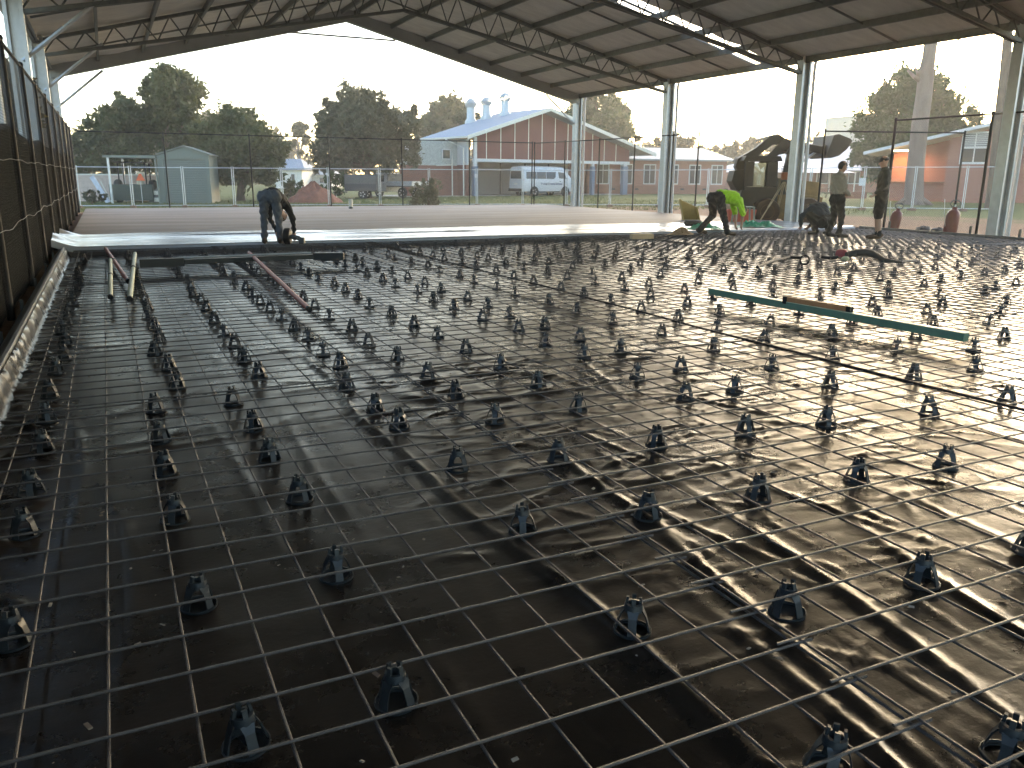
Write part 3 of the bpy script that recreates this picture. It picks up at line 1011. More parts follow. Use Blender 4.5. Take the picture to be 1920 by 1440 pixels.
# ================================================================== TREES
LEAFS = {}
def leaf_mat(name, c, c2):
    if name not in LEAFS:
        LEAFS[name] = M(name, c, 0.55, 0, 0.2, 0.7, col2=c2, trans=0.4, spec=0.3)
    return LEAFS[name]
BARK = M('bark', (0.13, 0.095, 0.07), 0.9, 0, 0.35, 5, 0.5, 20, stretch=(1, 1, 0.3))
GUM = M('gum_bark', (0.15, 0.105, 0.085), 0.85, 0, 0.2, 2.5, 0.2, 12, col2=(0.23, 0.18, 0.15), stretch=(1, 1, 0.3))
def leaves(name, blobs, n, size, mat, parent=None, seed=0, inv=None, droop=0.0):
    g = np.random.default_rng(seed)
    C = np.array([list(b[0]) for b in blobs])
    Rr = np.array([b[1] for b in blobs])
    wts = Rr ** 2 / (Rr ** 2).sum()
    n = int(n * 1.35)
    # clumps first, then leaves in clumps
    nc = max(30, n // 75)
    bi = g.choice(len(blobs), nc, p=wts)
    d = g.normal(size=(nc, 3))
    d /= np.linalg.norm(d, axis=1)[:, None]
    rad = Rr[bi] * (0.35 + 0.68 * g.random(nc) ** 0.6)
    cc = C[bi] + d * rad[:, None] * np.array([1, 1, 0.92])
    cs = Rr[bi] * g.uniform(0.09, 0.2, nc)
    li = g.choice(nc, n)
    pos = cc[li] + g.normal(size=(n, 3)) * cs[li][:, None]
    a = g.normal(size=(n, 3))
    a[:, 2] -= droop
    a /= np.linalg.norm(a, axis=1)[:, None]
    b = np.cross(a, g.normal(size=(n, 3)))
    b /= np.linalg.norm(b, axis=1)[:, None] + 1e-9
    L = size * g.uniform(0.6, 1.35, n)[:, None]
    v = np.stack([pos - a * L, pos + b * L * 0.42, pos + a * L, pos - b * L * 0.42], 1).reshape(-1, 3)
    me = bpy.data.meshes.new(name)
    me.vertices.add(4 * n)
    me.vertices.foreach_set('co', v.astype(np.float32).ravel())
    me.loops.add(4 * n)
    me.loops.foreach_set('vertex_index', np.arange(4 * n, dtype=np.int32))
    me.polygons.add(n)
    me.polygons.foreach_set('loop_start', np.arange(0, 4 * n, 4, dtype=np.int32))
    me.update(calc_edges=True)
    me.materials.append(mat)
    o = bpy.data.objects.new(name, me)
    COL.objects.link(o)
    if parent:
        o.parent = parent
        if inv is not None:
            o.matrix_parent_inverse = inv
    return o
def tree(name, label, base, blobs_px, n, size, mat, trunk_r=0.22, bark=BARK, group='trees behind the yard', seed=1, trunk_h=None, z0=GZ, droop=0.0, spread=1.0):
    """base: ground point; crown blobs given as photo pixels, all at about the base's own distance"""
    base = Vector(base)
    dist = base.dot(FW2)
    g = random.Random(seed)
    t = thing(name, label, 'tree', base, 0, group)
    inv = Matrix.Translation(-base)
    px = F / dist
    blobs = []
    for x, y, r_ in blobs_px:
        rr = r_ / px
        blobs.append((D(x, y, dist + g.uniform(-0.8, 0.8) * rr * spread), rr))
    low = min(b[0].z - b[1] * 0.4 for b in blobs)
    cen = sum((b[0] for b in blobs), Vector()) / len(blobs)
    h = trunk_h or max(1.2, low - base.z + 0.3)
    top = Vector((base.x * 0.6 + cen.x * 0.4, base.y * 0.6 + cen.y * 0.4, base.z + h))
    mb = MB()
    mid = base.lerp(top, 0.5) + Vector((g.uniform(-1, 1), g.uniform(-1, 1), 0)) * 0.12
    mb.tube([base - Vector((0, 0, 0.1)), base + Vector((0, 0, 0.35)), mid, top], [trunk_r * 1.35, trunk_r * 1.05, trunk_r * 0.9, trunk_r * 0.75], 10)
    tr = mb.build('trunk', bark, t, True)
    tr.matrix_parent_inverse = inv
    lm = MB()
    for c, r_ in blobs:
        k = top.lerp(c, 0.5) + Vector((g.uniform(-1, 1), g.uniform(-1, 1), -0.4)) * 0.2 * r_
        lm.tube([top - Vector((0, 0, 0.1)), k, c], [trunk_r * 0.55, trunk_r * 0.35, trunk_r * 0.1], 6)
        for q in range(4):
            d = Vector((g.gauss(0, 1), g.gauss(0, 1), g.gauss(0.3, 1))).normalized()
            lm.tube([k.lerp(c, 0.4), c + d * r_ * 0.75], [trunk_r * 0.2, trunk_r * 0.04], 5)
    lo = lm.build('limbs', bark, t, True)
    lo.matrix_parent_inverse = inv
    leaves('crown', blobs, n, size, mat, t, seed, inv, droop)
    return t
OLIVE = leaf_mat('leaf_olive', (0.05, 0.06, 0.022), (0.12, 0.125, 0.05))
GREEN = leaf_mat('leaf_green', (0.025, 0.05, 0.012), (0.065, 0.105, 0.026))
DUSTY = leaf_mat('leaf_dusty', (0.075, 0.075, 0.045), (0.14, 0.135, 0.085))
WARM = leaf_mat('leaf_warm', (0.08, 0.075, 0.03), (0.18, 0.15, 0.07))
def gp(x, y):
    return G(x, y, GZ)
tree('gum_tree', 'tallest leafy tree behind the green shed, rounded top', gp(318, 372.5), [(320, 160, 36), (348, 185, 34), (296, 175, 30), (318, 205, 40), (350, 215, 30), (300, 235, 34), (335, 245, 38), (315, 280, 40)], 15000, 0.17, OLIVE, 0.3, seed=21)
tree('gum_tree', 'spreading tree left of the tallest one, behind the carport', gp(225, 372.5), [(232, 195, 20), (228, 225, 34), (195, 245, 34), (258, 240, 34), (172, 275, 32), (215, 285, 42), (255, 290, 36), (160, 315, 30)], 15000, 0.17, OLIVE, 0.28, seed=22)
tree('shade_tree', 'dense dark tree right of the green shed with pale twin trunks', gp(452, 376), [(428, 228, 30), (450, 245, 40), (402, 262, 40), (485, 262, 36), (515, 285, 30), (425, 295, 44), (465, 300, 44), (505, 315, 30), (400, 315, 36)], 18000, 0.16, OLIVE, 0.22, seed=23)
tree('shade_tree', 'broad hazy tree over the parked trailer and ute', gp(690, 371), [(625, 215, 30), (655, 195, 34), (690, 205, 38), (635, 250, 40), (680, 245, 46), (725, 245, 38), (760, 235, 26), (775, 215, 16), (620, 290, 34), (665, 290, 40), (715, 290, 40), (755, 285, 32), (600, 310, 18)], 24000, 0.17, DUSTY, 0.25, seed=24)
tree('gum_tree', 'slim distant gum tree between the shade trees', gp(562, 352), [(560, 242, 14), (572, 262, 10), (552, 268, 10), (566, 290, 8)], 1500, 0.3, WARM, 0.3, GUM, seed=25)
tree('broad_tree', 'leafy tree behind the vents of the school hall', D(830, 358, 95) * 1.0, [(842, 205, 24), (820, 228, 30), (862, 225, 26), (795, 245, 24), (885, 235, 22), (850, 255, 30)], 9000, 0.3, OLIVE, 0.35, seed=26)
tree('broad_tree', 'large tree behind the right end of the school hall roof', D(1125, 356, 92), [(1090, 205, 28), (1125, 200, 34), (1160, 212, 26), (1100, 240, 32), (1145, 240, 34), (1175, 255, 20), (1070, 235, 20), (1130, 275, 34)], 14000, 0.27, GREEN, 0.35, seed=27)
tree('broad_tree', 'rounded dark green tree behind the tall pale gum trunk', D(1702, 366, 66), [(1690, 165, 36), (1735, 172, 38), (1650, 205, 36), (1700, 205, 44), (1768, 205, 38), (1800, 232, 30), (1640, 245, 34), (1685, 255, 44), (1735, 250, 44), (1785, 258, 34), (1625, 285, 28), (1655, 300, 34), (1820, 260, 22)], 26000, 0.2, GREEN, 0.35, seed=28)
tree('small_tree', 'low bushy tree left of the hipped roof building', D(1250, 352, 110), [(1235, 275, 14), (1262, 268, 18), (1285, 278, 20), (1300, 295, 22), (1262, 295, 24)], 3500, 0.35, WARM, 0.25, seed=29)
tree('small_tree', 'hazy low tree behind the excavator arm', D(1385, 352, 115), [(1345, 300, 22), (1375, 290, 20), (1410, 285, 22), (1440, 280, 20), (1400, 305, 24)], 4500, 0.35, WARM, 0.25, seed=30)
lf = Vector((-9, 24, GZ))
tree('yard_tree', 'golden leafed tree seen through the left fence', lf, [(-40, 150, 60), (10, 190, 50), (-90, 210, 70), (-20, 250, 60), (-90, 120, 50)], 9000, 0.13, WARM, 0.2, seed=31)
# tall pale gum trunk on the right
def big_gum():
    b = gp(1712, 384)
    d0 = b.dot(FW2)
    t = thing('gum_tree', 'tall pale bare gum trunk in front of the brick building', 'tree', b, 0, 'trees behind the yard')
    inv = Matrix.Translation(-b)
    pts = [(1712, 388, 22), (1713, 375, 17), (1715, 330, 15), (1719, 290, 14.5), (1725, 230, 14), (1733, 175, 13.5), (1736, 140, 13), (1742, 105, 11), (1748, 60, 11), (1752, 10, 9), (1757, -40, 7)]
    px = F / d0
    tr = MB().tube([D(x, y, d0) for x, y, r_ in pts], [r_ / px for _, _, r_ in pts], 16).build('trunk', GUM, t, True)
    tr.matrix_parent_inverse = inv
    lm = MB()
    for a, c, r0, r1 in (((1724, 150), (1702, 132), 5, 2), ((1722, 145), (1715, 122), 4, 1), ((1740, 135), (1733, 110), 4, 1.5), ((1748, 40), (1850, -60), 6, 3), ((1752, 5), (1690, -80), 6, 3), ((1756, 80), (1785, 60), 1.2, 0.6)):
        lm.tube([D(*a, d0), D((a[0] + c[0]) / 2 + 2, (a[1] + c[1]) / 2 + 4, d0 - 0.2), D(*c, d0 + 0.3)], [r0 / px, (r0 + r1) / 2 / px, r1 / px], 8)
    o = lm.build('limbs', GUM, t, True)
    o.matrix_parent_inverse = inv
    leaves('crown', [(D(1790, 62, d0), 0.5), (D(1778, 82, d0), 0.35), (D(1850, -80, d0), 3), (D(1690, -110, d0), 3), (D(1770, -140, d0), 3)], 4000, 0.14, OLIVE, t, 5, inv, 0.8)
    for k in range(5):
        a = k * 1.3
        rt = MB().tube([b + Vector((math.cos(a) * 0.5, math.sin(a) * 0.5, 0.25)), b + Vector((math.cos(a) * 1.1, math.sin(a) * 1.1, -0.02))], [0.22, 0.06], 7).build('root_flare', GUM, t, True)
        rt.matrix_parent_inverse = inv
    b2 = gp(1868, 392)
    d2 = b2.dot(FW2)
    t2 = thing('gum_tree', 'dark leaning trunk just behind the nearest right column', 'tree', b2, 0, 'trees behind the yard')
    tr = MB().tube([D(1858, 395, d2), D(1866, 330, d2), D(1874, 230, d2), D(1884, 140, d2), D(1892, 40, d2)], [0.34, 0.3, 0.28, 0.25, 0.2], 12).build('trunk', BARK, t2, True)
    tr.matrix_parent_inverse = Matrix.Translation(-b2)
    c = leaves('crown', [(D(1900, 10, d2), 1.4), (D(1880, -40, d2), 1.6)], 1500, 0.13, OLIVE, t2, 6, Matrix.Translation(-b2))
big_gum()
# bush in front of the back fence and low shrubs
def bush(name, label, base, blobs, n, size, mat, seed):
    base = Vector(base)
    t = thing(name, label, 'shrub', base, 0, 'shrubs')
    inv = Matrix.Translation(-base)
    dist = base.dot(FW2)
    bl = [(D(x, y, dist + 0.2 * (i % 3 - 1)), r_ * dist / F) for i, (x, y, r_) in enumerate(blobs)]
    mb = MB()
    for c, r_ in bl:
        mb.tube([base, base.lerp(c, 0.6) + Vector((0.05, 0, 0)), c], [0.025, 0.018, 0.006], 5)
    o = mb.build('stems', BARK, t, True)
    o.matrix_parent_inverse = inv
    leaves('foliage', bl, n, size, mat, t, seed, inv)
bush('shrub', 'loose grey-green shrub behind the far chain-link fence', gp(802, 391), [(800, 345, 14), (783, 358, 16), (812, 352, 16), (802, 370, 22), (785, 378, 18), (818, 372, 14), (775, 382, 10)], 3800, 0.05, DUSTY, 41)
bush('shrub', 'small dark shrub left of the red dirt mound', gp(548, 377), [(540, 345, 12), (555, 350, 12), (545, 360, 14)], 1200, 0.1, OLIVE, 42)
bush('shrub', 'low round shrub right of the red dirt mound', gp(628, 372), [(622, 335, 13), (638, 340, 14), (628, 352, 14), (612, 345, 10)], 1500, 0.1, GREEN, 43)
bush('shrub', 'scrappy dry shrub beside the carport', gp(172, 382), [(165, 368, 10), (180, 362, 10), (192, 370, 8)], 700, 0.08, DUSTY, 44)
# far mass of trees
def tree_line():
    bl = []
    g = np.random.default_rng(77)
    for a in np.arange(-75, 75, 1.1):
        dd = g.uniform(125, 170)
        aa = R(a) + YAW
        hgt = g.uniform(2.2, 4.5) + (2.0 if -26 < a < -14 else 0)
        bl.append((Vector((math.sin(aa) * dd, math.cos(aa) * dd, hgt * 0.7)), hgt))
    o = leaves('tree_line', bl, 45000, 0.6, WARM, None, 78)
    tag(o, 'hazy line of distant trees along the horizon', 'trees', None, 'stuff')
tree_line()
# grass tufts along the far fence and yard
def tufts():
    g = np.random.default_rng(91)
    n = 26000
    P = np.empty((n, 3))
    P[:, 0] = g.uniform(-4, 34, n)
    P[:, 1] = np.where(P[:, 0] < 19, 34.9 + g.gamma(1.6, 4.0, n), 26 + g.gamma(2.0, 9.0, n))
    keep = (P[:, 1] < 62) & ((P[:, 0] < 19) | (P[:, 1] > 33) | (P[:, 0] > 27))
    P = P[keep]
    n = len(P)
    P[:, 2] = GZ - 0.01
    h = g.uniform(0.04, 0.12, n)
    a = g.uniform(0, 6.28, n)
    d = np.stack([np.cos(a), np.sin(a), np.zeros(n)], 1) * 0.03
    lean = g.normal(size=(n, 3)) * 0.04
    lean[:, 2] = h
    v = np.stack([P - d, P + d, P + lean], 1).reshape(-1, 3)
    me = bpy.data.meshes.new('grass_tufts')
    me.from_pydata(v.tolist(), [], [(3 * i, 3 * i + 1, 3 * i + 2) for i in range(n)])
    me.materials.append(leaf_mat('grass_blade', (0.07, 0.09, 0.025), (0.2, 0.19, 0.08)))
    o = bpy.data.objects.new('grass_tufts', me)
    COL.objects.link(o)
    tag(o, 'short patchy grass growing beyond the slab', 'grass', None, 'stuff')
tufts()

# ================================================================== SCHOOL HALL
RED = M('red_panel', (0.14, 0.034, 0.028), 0.65, 0, 0.12, 1.5)
BRICK = brick_mat('red_brick', (0.2, 0.068, 0.045), (0.24, 0.092, 0.06), (0.22, 0.16, 0.13))
BRICKP = brick_mat('pink_brick', (0.27, 0.1, 0.07), (0.32, 0.13, 0.095), (0.3, 0.21, 0.17))
ROOFW = wave_mat('pale_roof', (0.22, 0.255, 0.31), 0.2, 'X', 0.75, 0.0)
BLUE = M('blue_paint', (0.11, 0.15, 0.22), 0.5, 0, 0.15)
GLASS = M('window_glass', (0.03, 0.035, 0.04), 0.08, 0, 0.1)
DOORW = M('roller_white', (0.36, 0.36, 0.35), 0.55, 0, 0.06)
def hall():
    A = gp(890, 368)
    uu = (RT2 * 0.206 + FW2 * 0.15).normalized()
    vv = Vector((-uu.y, uu.x, 0))
    t = thing('school_hall', 'red panelled school hall with pale gable roof and carport', 'building', A, math.atan2(uu.y, uu.x))
    def loc(x, y, q=0.0):
        P = onplane(x, y, A + vv * q, vv) - A
        return P.dot(uu), P.z
    def part(mb, name, mat, parent=t, sm=False, bev=0):
        return mb.build(name, mat, parent, sm, bev)
    sa, za = loc(1019, 207)
    sl_, zl = loc(864, 259)
    sr, zr = loc(1216, 292)
    _, zb1 = loc(888, 297)
    _, zb0 = loc(888, 303)
    def roofz(s):
        return za + (zl - za) * (sa - s) / (sa - sl_) if s < sa else za + (zr - za) * (s - sa) / (sr - sa)
    s1, _ = loc(912, 300)
    s2, _ = loc(1040, 300)
    ds = (s2 - s1) / 5
    # panels and battens
    sL, sR = loc(886, 300)[0], loc(1180, 300)[0]
    ed = [sL] + [s1 + ds * k for k in range(0, 20) if s1 + ds * k < sR - 0.3] + [sR]
    for a, b in zip(ed[:-1], ed[1:]):
        tops = [(b - 0.03, roofz(b - 0.03) - 0.22), (a + 0.03, roofz(a + 0.03) - 0.22)]
        if a < sa < b:
            tops.insert(1, (sa, za - 0.22))
        tops = [(s, max(z, zb1 + 0.03)) for s, z in tops]
        poly = [(a + 0.03, 0, zb1), (b - 0.03, 0, zb1)] + [(s, 0, z) for s, z in tops]
        part(MB().prism(poly, (0, 0.05, 0)), 'wall_panel', RED)
        if a > sL + 0.1:
            part(MB().bb(a - 0.035, a + 0.035, -0.015, 0.04, zb1, roofz(a) - 0.2), 'batten', CREAM)
    part(MB().bb(sL, sR, -0.06, 0.1, zb0, zb1 - 0.005), 'beam', WHITEP)
    # posts: left one white above, blue below
    for px_, wdt in ((890, 0.38), (1110, 0.3), (1170, 0.55)):
        s, _ = loc(px_, 330)
        _, zm = loc(px_, 312)
        part(MB().bb(s - wdt / 2, s + wdt / 2, -0.2, 0.14, 0, zm), 'post', BLUE)
        part(MB().bb(s - wdt / 3, s + wdt / 3, -0.15, 0.09, zm + 0.004, min(roofz(s) - 0.25, zb1 + 1.9) if px_ == 890 else zb0 - 0.01), 'post_top', WHITEP)
    MB().bb(loc(890, 330)[0] - 0.13, loc(890, 330)[0] + 0.13, -0.222, -0.205, loc(890, 333)[1], loc(890, 326)[1]).build('notice', WHITEP, t)
    # roof: two slabs with overhang, back gable, fascia
    dep = 6.2
    th = 0.14
    for (a, zA), (b, zB) in (((sl_, zl), (sa, za)), ((sa, za), (sr, zr))):
        poly = [(a, -0.9, zA), (b, -0.9, zB), (b, -0.9, zB + th), (a, -0.9, zA + th)]
        part(MB().prism(poly, (0, dep + 0.9, 0)), 'roof', ROOFW)
        poly = [(a, -0.96, zA - 0.1), (b, -0.96, zB - 0.1), (b, -0.96, zB + th + 0.03), (a, -0.96, zA + th + 0.03)]
        part(MB().prism(poly, (0, 0.055, 0)), 'fascia', CREAM)
    part(MB().bb(sl_ - 0.12, sl_ - 0.005, -0.9, dep, zl + 0.0, zl + 0.13), 'gutter', CREAM)
    # side wall: white above, brick below, and the back wall of the carport
    part(MB().bb(sL - 0.35, sL - 0.1, 0.3, dep - 0.2, 0, 2.3), 'brick_base', BRICK)
    part(MB().bb(sL - 0.33, sL - 0.12, 0.3, dep - 0.2, 2.3, zl - 0.02), 'upper_wall', WHITEP)
    part(MB().bb(sL - 0.1, sR, 4.9, 5.1, 0, zb1 - 0.05), 'back_wall', DOORW)
    for k in range(5):
        s = sL + 1.0 + 2.6 * k
        part(MB().bb(s, s + 2.3, 4.84, 4.895, 0.02, 2.3), 'roller_door', DOORW)
        part(MB().bb(s + 2.34, s + 2.4, 4.8, 4.89, 0, zb0), 'door_post', STEELD)
    part(MB().bb(sL - 0.1, sR, 0.1, 4.85, zb1 + 0.05, zb1 + 0.12), 'carport_ceiling', CREAM)
    sW = loc(1085, 330)[0]
    part(MB().bb(sW, sW + 1.7, 1.2, 1.45, 0, zb0 + 0.02), 'brick_wall', BRICK)
    part(MB().bb(sL - 6, sR + 1, 0.0, 5.2, -0.02, 0.03), 'carport_floor', M('old_concrete', (0.3, 0.28, 0.25), 0.85))
    # wing to the left (white wall with brick base, small window, vent pipe)
    wl = sL - 5.2
    part(MB().bb(wl, sL - 0.34, 1.6, 1.85, 0, 2.25), 'wing_brick', BRICK)
    part(MB().bb(wl, sL - 0.34, 1.62, 1.83, 2.254, zl - 0.15), 'wing_wall', M('wing_grey', (0.4, 0.42, 0.4), 0.7))
    wf = part(MB().bb(sL - 1.75, sL - 1.0, 1.5, 1.6, 2.7, 3.45), 'window', WHITEP)
    MB().bb(sL - 1.68, sL - 1.07, 1.485, 1.497, 2.77, 3.38).build('pane', GLASS, wf)
    part(MB().tube([(sL - 1.0, 1.3, 0), (sL - 1.0, 1.3, 3.0)], 0.05, 8), 'vent_pipe', CREAM, t, True)
    part(MB().tube([(sL - 1.0, 1.3, 2.3), (sL - 2.4, 1.3, 2.25)], 0.045, 8), 'pipe_arm', CREAM, t, True)
    part(MB().tube([(sL - 0.75, 0.1, 0), (sL - 0.75, 0.1, zl - 0.7), (sL - 2.0, 0.6, zl - 0.1)], 0.05, 8), 'downpipe', CREAM, t, True)
    # ventilators on the left slope
    n = Vector((-(za - zl), 0, sa - sl_)).normalized()
    nw = (uu * n.x + Vector((0, 0, n.z))).normalized()
    o = A + uu * sa + Vector((0, 0, za + th - A.z * 0))
    o = Vector((A.x, A.y, 0)) + uu * sa + Vector((0, 0, za + th))
    for x, y, ytop in ((883, 226, 191), (912, 219, 188), (947, 212, 180)):
        P = onplane(x, y, o, nw)
        px_ = F / P.dot(FW2)
        hh = (y - ytop) / px_
        L = P - A
        c = (L.dot(uu), L.dot(vv), L.z)
        r_ = 8.2 / px_
        v = part(MB().lathe((c[0], c[1], c[2] - 0.35), [(r_ * 1.35, 0), (r_ * 1.3, 0.3), (r_ * 0.92, 0.5), (r_ * 0.9, hh * 0.62 + 0.35)], 18), 'ventilator', GALVW, t, True)
        mb = MB()
        nr = 22
        for k in range(nr):
            a = 2 * math.pi * k / nr
            d, s_ = Vector((math.cos(a), math.sin(a), 0)), Vector((-math.sin(a), math.cos(a), 0))
            pts = [Vector((c[0], c[1], c[2] + hh * 0.62)) + d * (r_ * (0.85 + 0.42 * math.sin(math.pi * f_))) * (1 - 0.55 * max(0, f_ - 0.55)) + s_ * 0.03 + Vector((0, 0, hh * 0.4 * f_)) for f_ in (0, 0.25, 0.5, 0.75, 1)]
            for p, q in zip(pts[:-1], pts[1:]):
                mb.bar(p, q, 2 * math.pi * r_ / nr * 0.8, 0.012, up=d)
        mb.lathe((c[0], c[1], c[2] + hh * 1.0), [(r_ * 0.75, 0), (r_ * 0.5, 0.09), (0.0, 0.12)], 16)
        mb.build('turbine_head', GALVW, v)
GALVW = M('vent_metal', (0.42, 0.45, 0.47), 0.5, 0.3, 0.08)
hall()
def classroom():
    A = gp(1100, 363.5)
    uu = (RT2 * 0.206 + FW2 * 0.06).normalized()
    t = thing('brick_classroom', 'low brick classroom with white framed windows right of the hall', 'building', A, math.atan2(uu.y, uu.x))
    L = 14
    MB().bb(0, L, 0, 5, 0, 0.75).build('brick_base', BRICK, t)
    MB().bb(0, L, 0.03, 5, 0.754, 3.0).build('brick_wall', BRICKP, t)
    for k in range(6):
        x = 0.9 + 2.3 * k
        f_ = MB().bb(x, x + 1.2, -0.04, 0.02, 0.85, 2.65).build('window', WHITEP, t)
        for j in range(2):
            MB().bb(x + 0.08 + 0.55 * j, x + 0.55 + 0.55 * j, -0.06, -0.042, 0.95, 2.55).build('pane', GLASS, f_)
        MB().bb(x + 1.5, x + 1.85, -0.012, -0.002, 0.35, 0.5).build('floor_vent', BLACKP, t)
    MB().prism([(-0.5, -0.7, 2.95), (-0.5, 5.5, 4.2), (-0.5, 5.5, 4.3), (-0.5, -0.7, 3.1)], (L + 1, 0, 0)).build('roof', M('grey_roof', (0.3, 0.3, 0.3), 0.6), t)
    MB().bb(3.2, 4.2, 0.2, 0.9, 3.3, 3.9).build('air_conditioner', WHITEP, t)
classroom()

def brick_right():
    A = gp(1858, 381)
    uu = (RT2 * -0.16 + FW2 * 0.10).normalized()     # along the wall to the left, away
    vv = Vector((uu.y, -uu.x, 0))                     # behind the wall
    if vv.dot(FW2) < 0:
        vv = -vv
    rz = math.atan2(uu.y, uu.x)
    t = thing('brick_building', 'pink brick building with sloping eave and lit lamp, far right', 'building', A, rz)
    def loc(x, y, q=0.0):
        P = onplane(x, y, A + vv * q, vv) - A
        return P.dot(uu), P.z
    sg = 1 if Vector((-uu.y, uu.x, 0)).dot(vv) > 0 else -1
    def bx(s0, s1, q0, q1, z0, z1, name, mat, par=t):
        return MB().bb(s0, s1, min(sg * q0, sg * q1), max(sg * q0, sg * q1), z0, z1).build(name, mat, par)
    s_lo, z_lo = loc(1640, 290)
    s_hi, z_hi = loc(1870, 236)
    sw, _ = loc(1772, 330)
    sl2, _ = loc(1665, 330)
    k = (z_hi - z_lo) / (s_hi - s_lo)
    def ez(s):
        return z_lo + k * (s - s_lo)
    # main wall with raking top
    MB().prism([(0, 0, 0), (sw, 0, 0), (sw, 0, ez(sw) - 0.1), (0, 0, ez(0) - 0.1)], (0, sg * 0.3, 0)).build('brick_wall', BRICKP, t)
    MB().prism([(sw, sg * 1.6, 0), (sl2, sg * 1.6, 0), (sl2, sg * 1.6, ez(sl2) - 0.1), (sw, sg * 1.6, ez(sw) - 0.1)], (0, sg * 0.3, 0)).build('recess_wall', BRICKP, t)
    MB().prism([(s_lo + 0.6, sg * -0.9, ez(s_lo) - 0.02), (-6, sg * -0.9, ez(-6) - 0.02), (-6, sg * -0.9, ez(-6) + 0.2), (s_lo + 0.6, sg * -0.9, ez(s_lo) + 0.18)], (0, sg * 7, 0)).build('roof', M('eave_white', (0.55, 0.57, 0.6), 0.5), t)
    bx(sw, sl2, 1.2, 1.6, 1.25, 1.33, 'counter', M('timber_dark', (0.12, 0.08, 0.055), 0.7))
    bx(-0.2, 0.15, -0.12, -0.004, 0, ez(0) - 0.12, 'blue_pier', BLUE)
    # window
    a, zt = loc(1808, 250)
    b, zb = loc(1848, 305)
    a, b = max(a, b), min(a, b)
    f_ = bx(b - 0.08, a + 0.08, -0.08, -0.01, zb - 0.1, zt + 0.1, 'window', WHITEP)
    for i in range(2):
        for j in range(2):
            s0, s1 = b + (a - b) * i / 2 + 0.04, b + (a - b) * (i + 1) / 2 - 0.04
            z0, z1 = zb + (zt - zb) * j / 2 + 0.04, zb + (zt - zb) * (j + 1) / 2 - 0.04
            bx(s0, s1, -0.1, -0.085, z0, z1, 'pane', GLASS, f_)
            if j == 1:
                for q in range(7):
                    zz = z0 + (z1 - z0) * q / 7
                    bx(s0, s1, -0.13, -0.105, zz, zz + 0.06, 'louvre', WHITEP, f_)
    # lit lamp under the eave
    sp, zp = loc(1695, 286, 0.5)
    em = bpy.data.materials.new('lamp_glow')
    em.use_nodes = True
    e = em.node_tree.nodes['Principled BSDF']
    e.inputs['Emission Color'].default_value = (1, 0.62, 0.25, 1)
    e.inputs['Emission Strength'].default_value = 3
    MB().bb(sp - 0.75, sp + 0.75, sg * 0.5 - 0.08, sg * 0.5 + 0.08, ez(sp) - 0.22, ez(sp) - 0.12).build('lamp_tube', em, t)
    MB().bb(sp - 0.8, sp + 0.8, sg * 0.5 - 0.1, sg * 0.5 + 0.1, ez(sp) - 0.118, ez(sp) - 0.03).build('lamp_housing', WHITEP, t)
    ld = bpy.data.lights.new('lamp_light', 'AREA')
    ld.energy, ld.color, ld.shape, ld.size, ld.size_y = 40, (1, 0.5, 0.16), 'RECTANGLE', 1.4, 0.14
    lo = bpy.data.objects.new('lamp_light', ld)
    COL.objects.link(lo)
    lo.parent = t
    lo.location = (sp, sg * 0.5, ez(sp) - 0.24)
    # second storey block seen behind the column
    bx(-6, -0.5, 2.0, 6, 0.0, 6.6, 'rear_block', BRICKP)
    bx(-6.5, 0.3, 1.6, 6.5, 6.62, 6.8, 'rear_roof', M('eave_white', ()))
brick_right()
def hip_building():
    # long low building with pale hipped roof and verandah posts
    A = gp(1440, 361.5)
    B = gp(1640, 361.5)
    uu = (B - A).normalized()
    L = (B - A).length
    t = thing('hipped_building', 'low verandah building with pale pink hipped roof beyond the yard', 'building', A, math.atan2(uu.y, uu.x))
    pr = M('pink_roof', (0.62, 0.52, 0.5), 0.6, 0, 0.08)
    px = F / A.dot(FW2)
    ev = (361.5 - 321) / px
    MB().bb(0.5, L + 14, 1.6, 9, 0, ev).build('wall', BRICKP, t)
    def hip(x0, x1, y0, y1, z, rise, ins):
        mb = MB()
        mb.add([(x0, y0, z), (x1, y0, z), (x1, y1, z), (x0, y1, z), (x0 + ins, (y0 + y1) / 2, z + rise), (x1 - ins, (y0 + y1) / 2, z + rise)], [(3, 2, 1, 0), (0, 1, 5, 4), (2, 3, 4, 5), (1, 2, 5), (3, 0, 4)])
        return mb
    hip(3, L + 15, -1.2, 11, ev + 0.02, (321 - 268) / px, 6).build('roof', pr, t)
    hip(-4.5, 8, -3.5, 6, ev - 0.25, (322 - 298) / px, 3.5).build('porch_roof', pr, t)
    for k in range(9):
        MB().tube([(-3 + 3.3 * k, -0.9, 0), (-3 + 3.3 * k, -0.9, ev)], 0.07, 8).build('verandah_post', CREAM, t, True)
    for k in range(5):
        f_ = MB().bb(3 + 4.2 * k, 4.6 + 4.2 * k, 1.52, 1.59, 0.9, 2.3).build('window', WHITEP, t)
        MB().bb(3.1 + 4.2 * k, 4.5 + 4.2 * k, 1.5, 1.515, 1.0, 2.2).build('pane', GLASS, f_)
    C = D(1596, 361, A.dot(FW2) + 22)
    t2 = thing('clad_tower', 'grey corrugated block rising behind the hipped roof', 'building', (C.x, C.y, GZ), math.atan2(uu.y, uu.x))
    p2 = F / C.dot(FW2)
    hh = (361 - 236) / p2
    MB().bb(-38 / p2, 40 / p2, -2, 3, 0, hh).build('wall', wave_mat('grey_cladding', (0.4, 0.4, 0.38), 0.5), t2)
    MB().bb(-40 / p2, 42 / p2, -2.1, 3.1, hh + 0.01, hh + 0.15).build('roof_edge', GALV, t2)
hip_building()
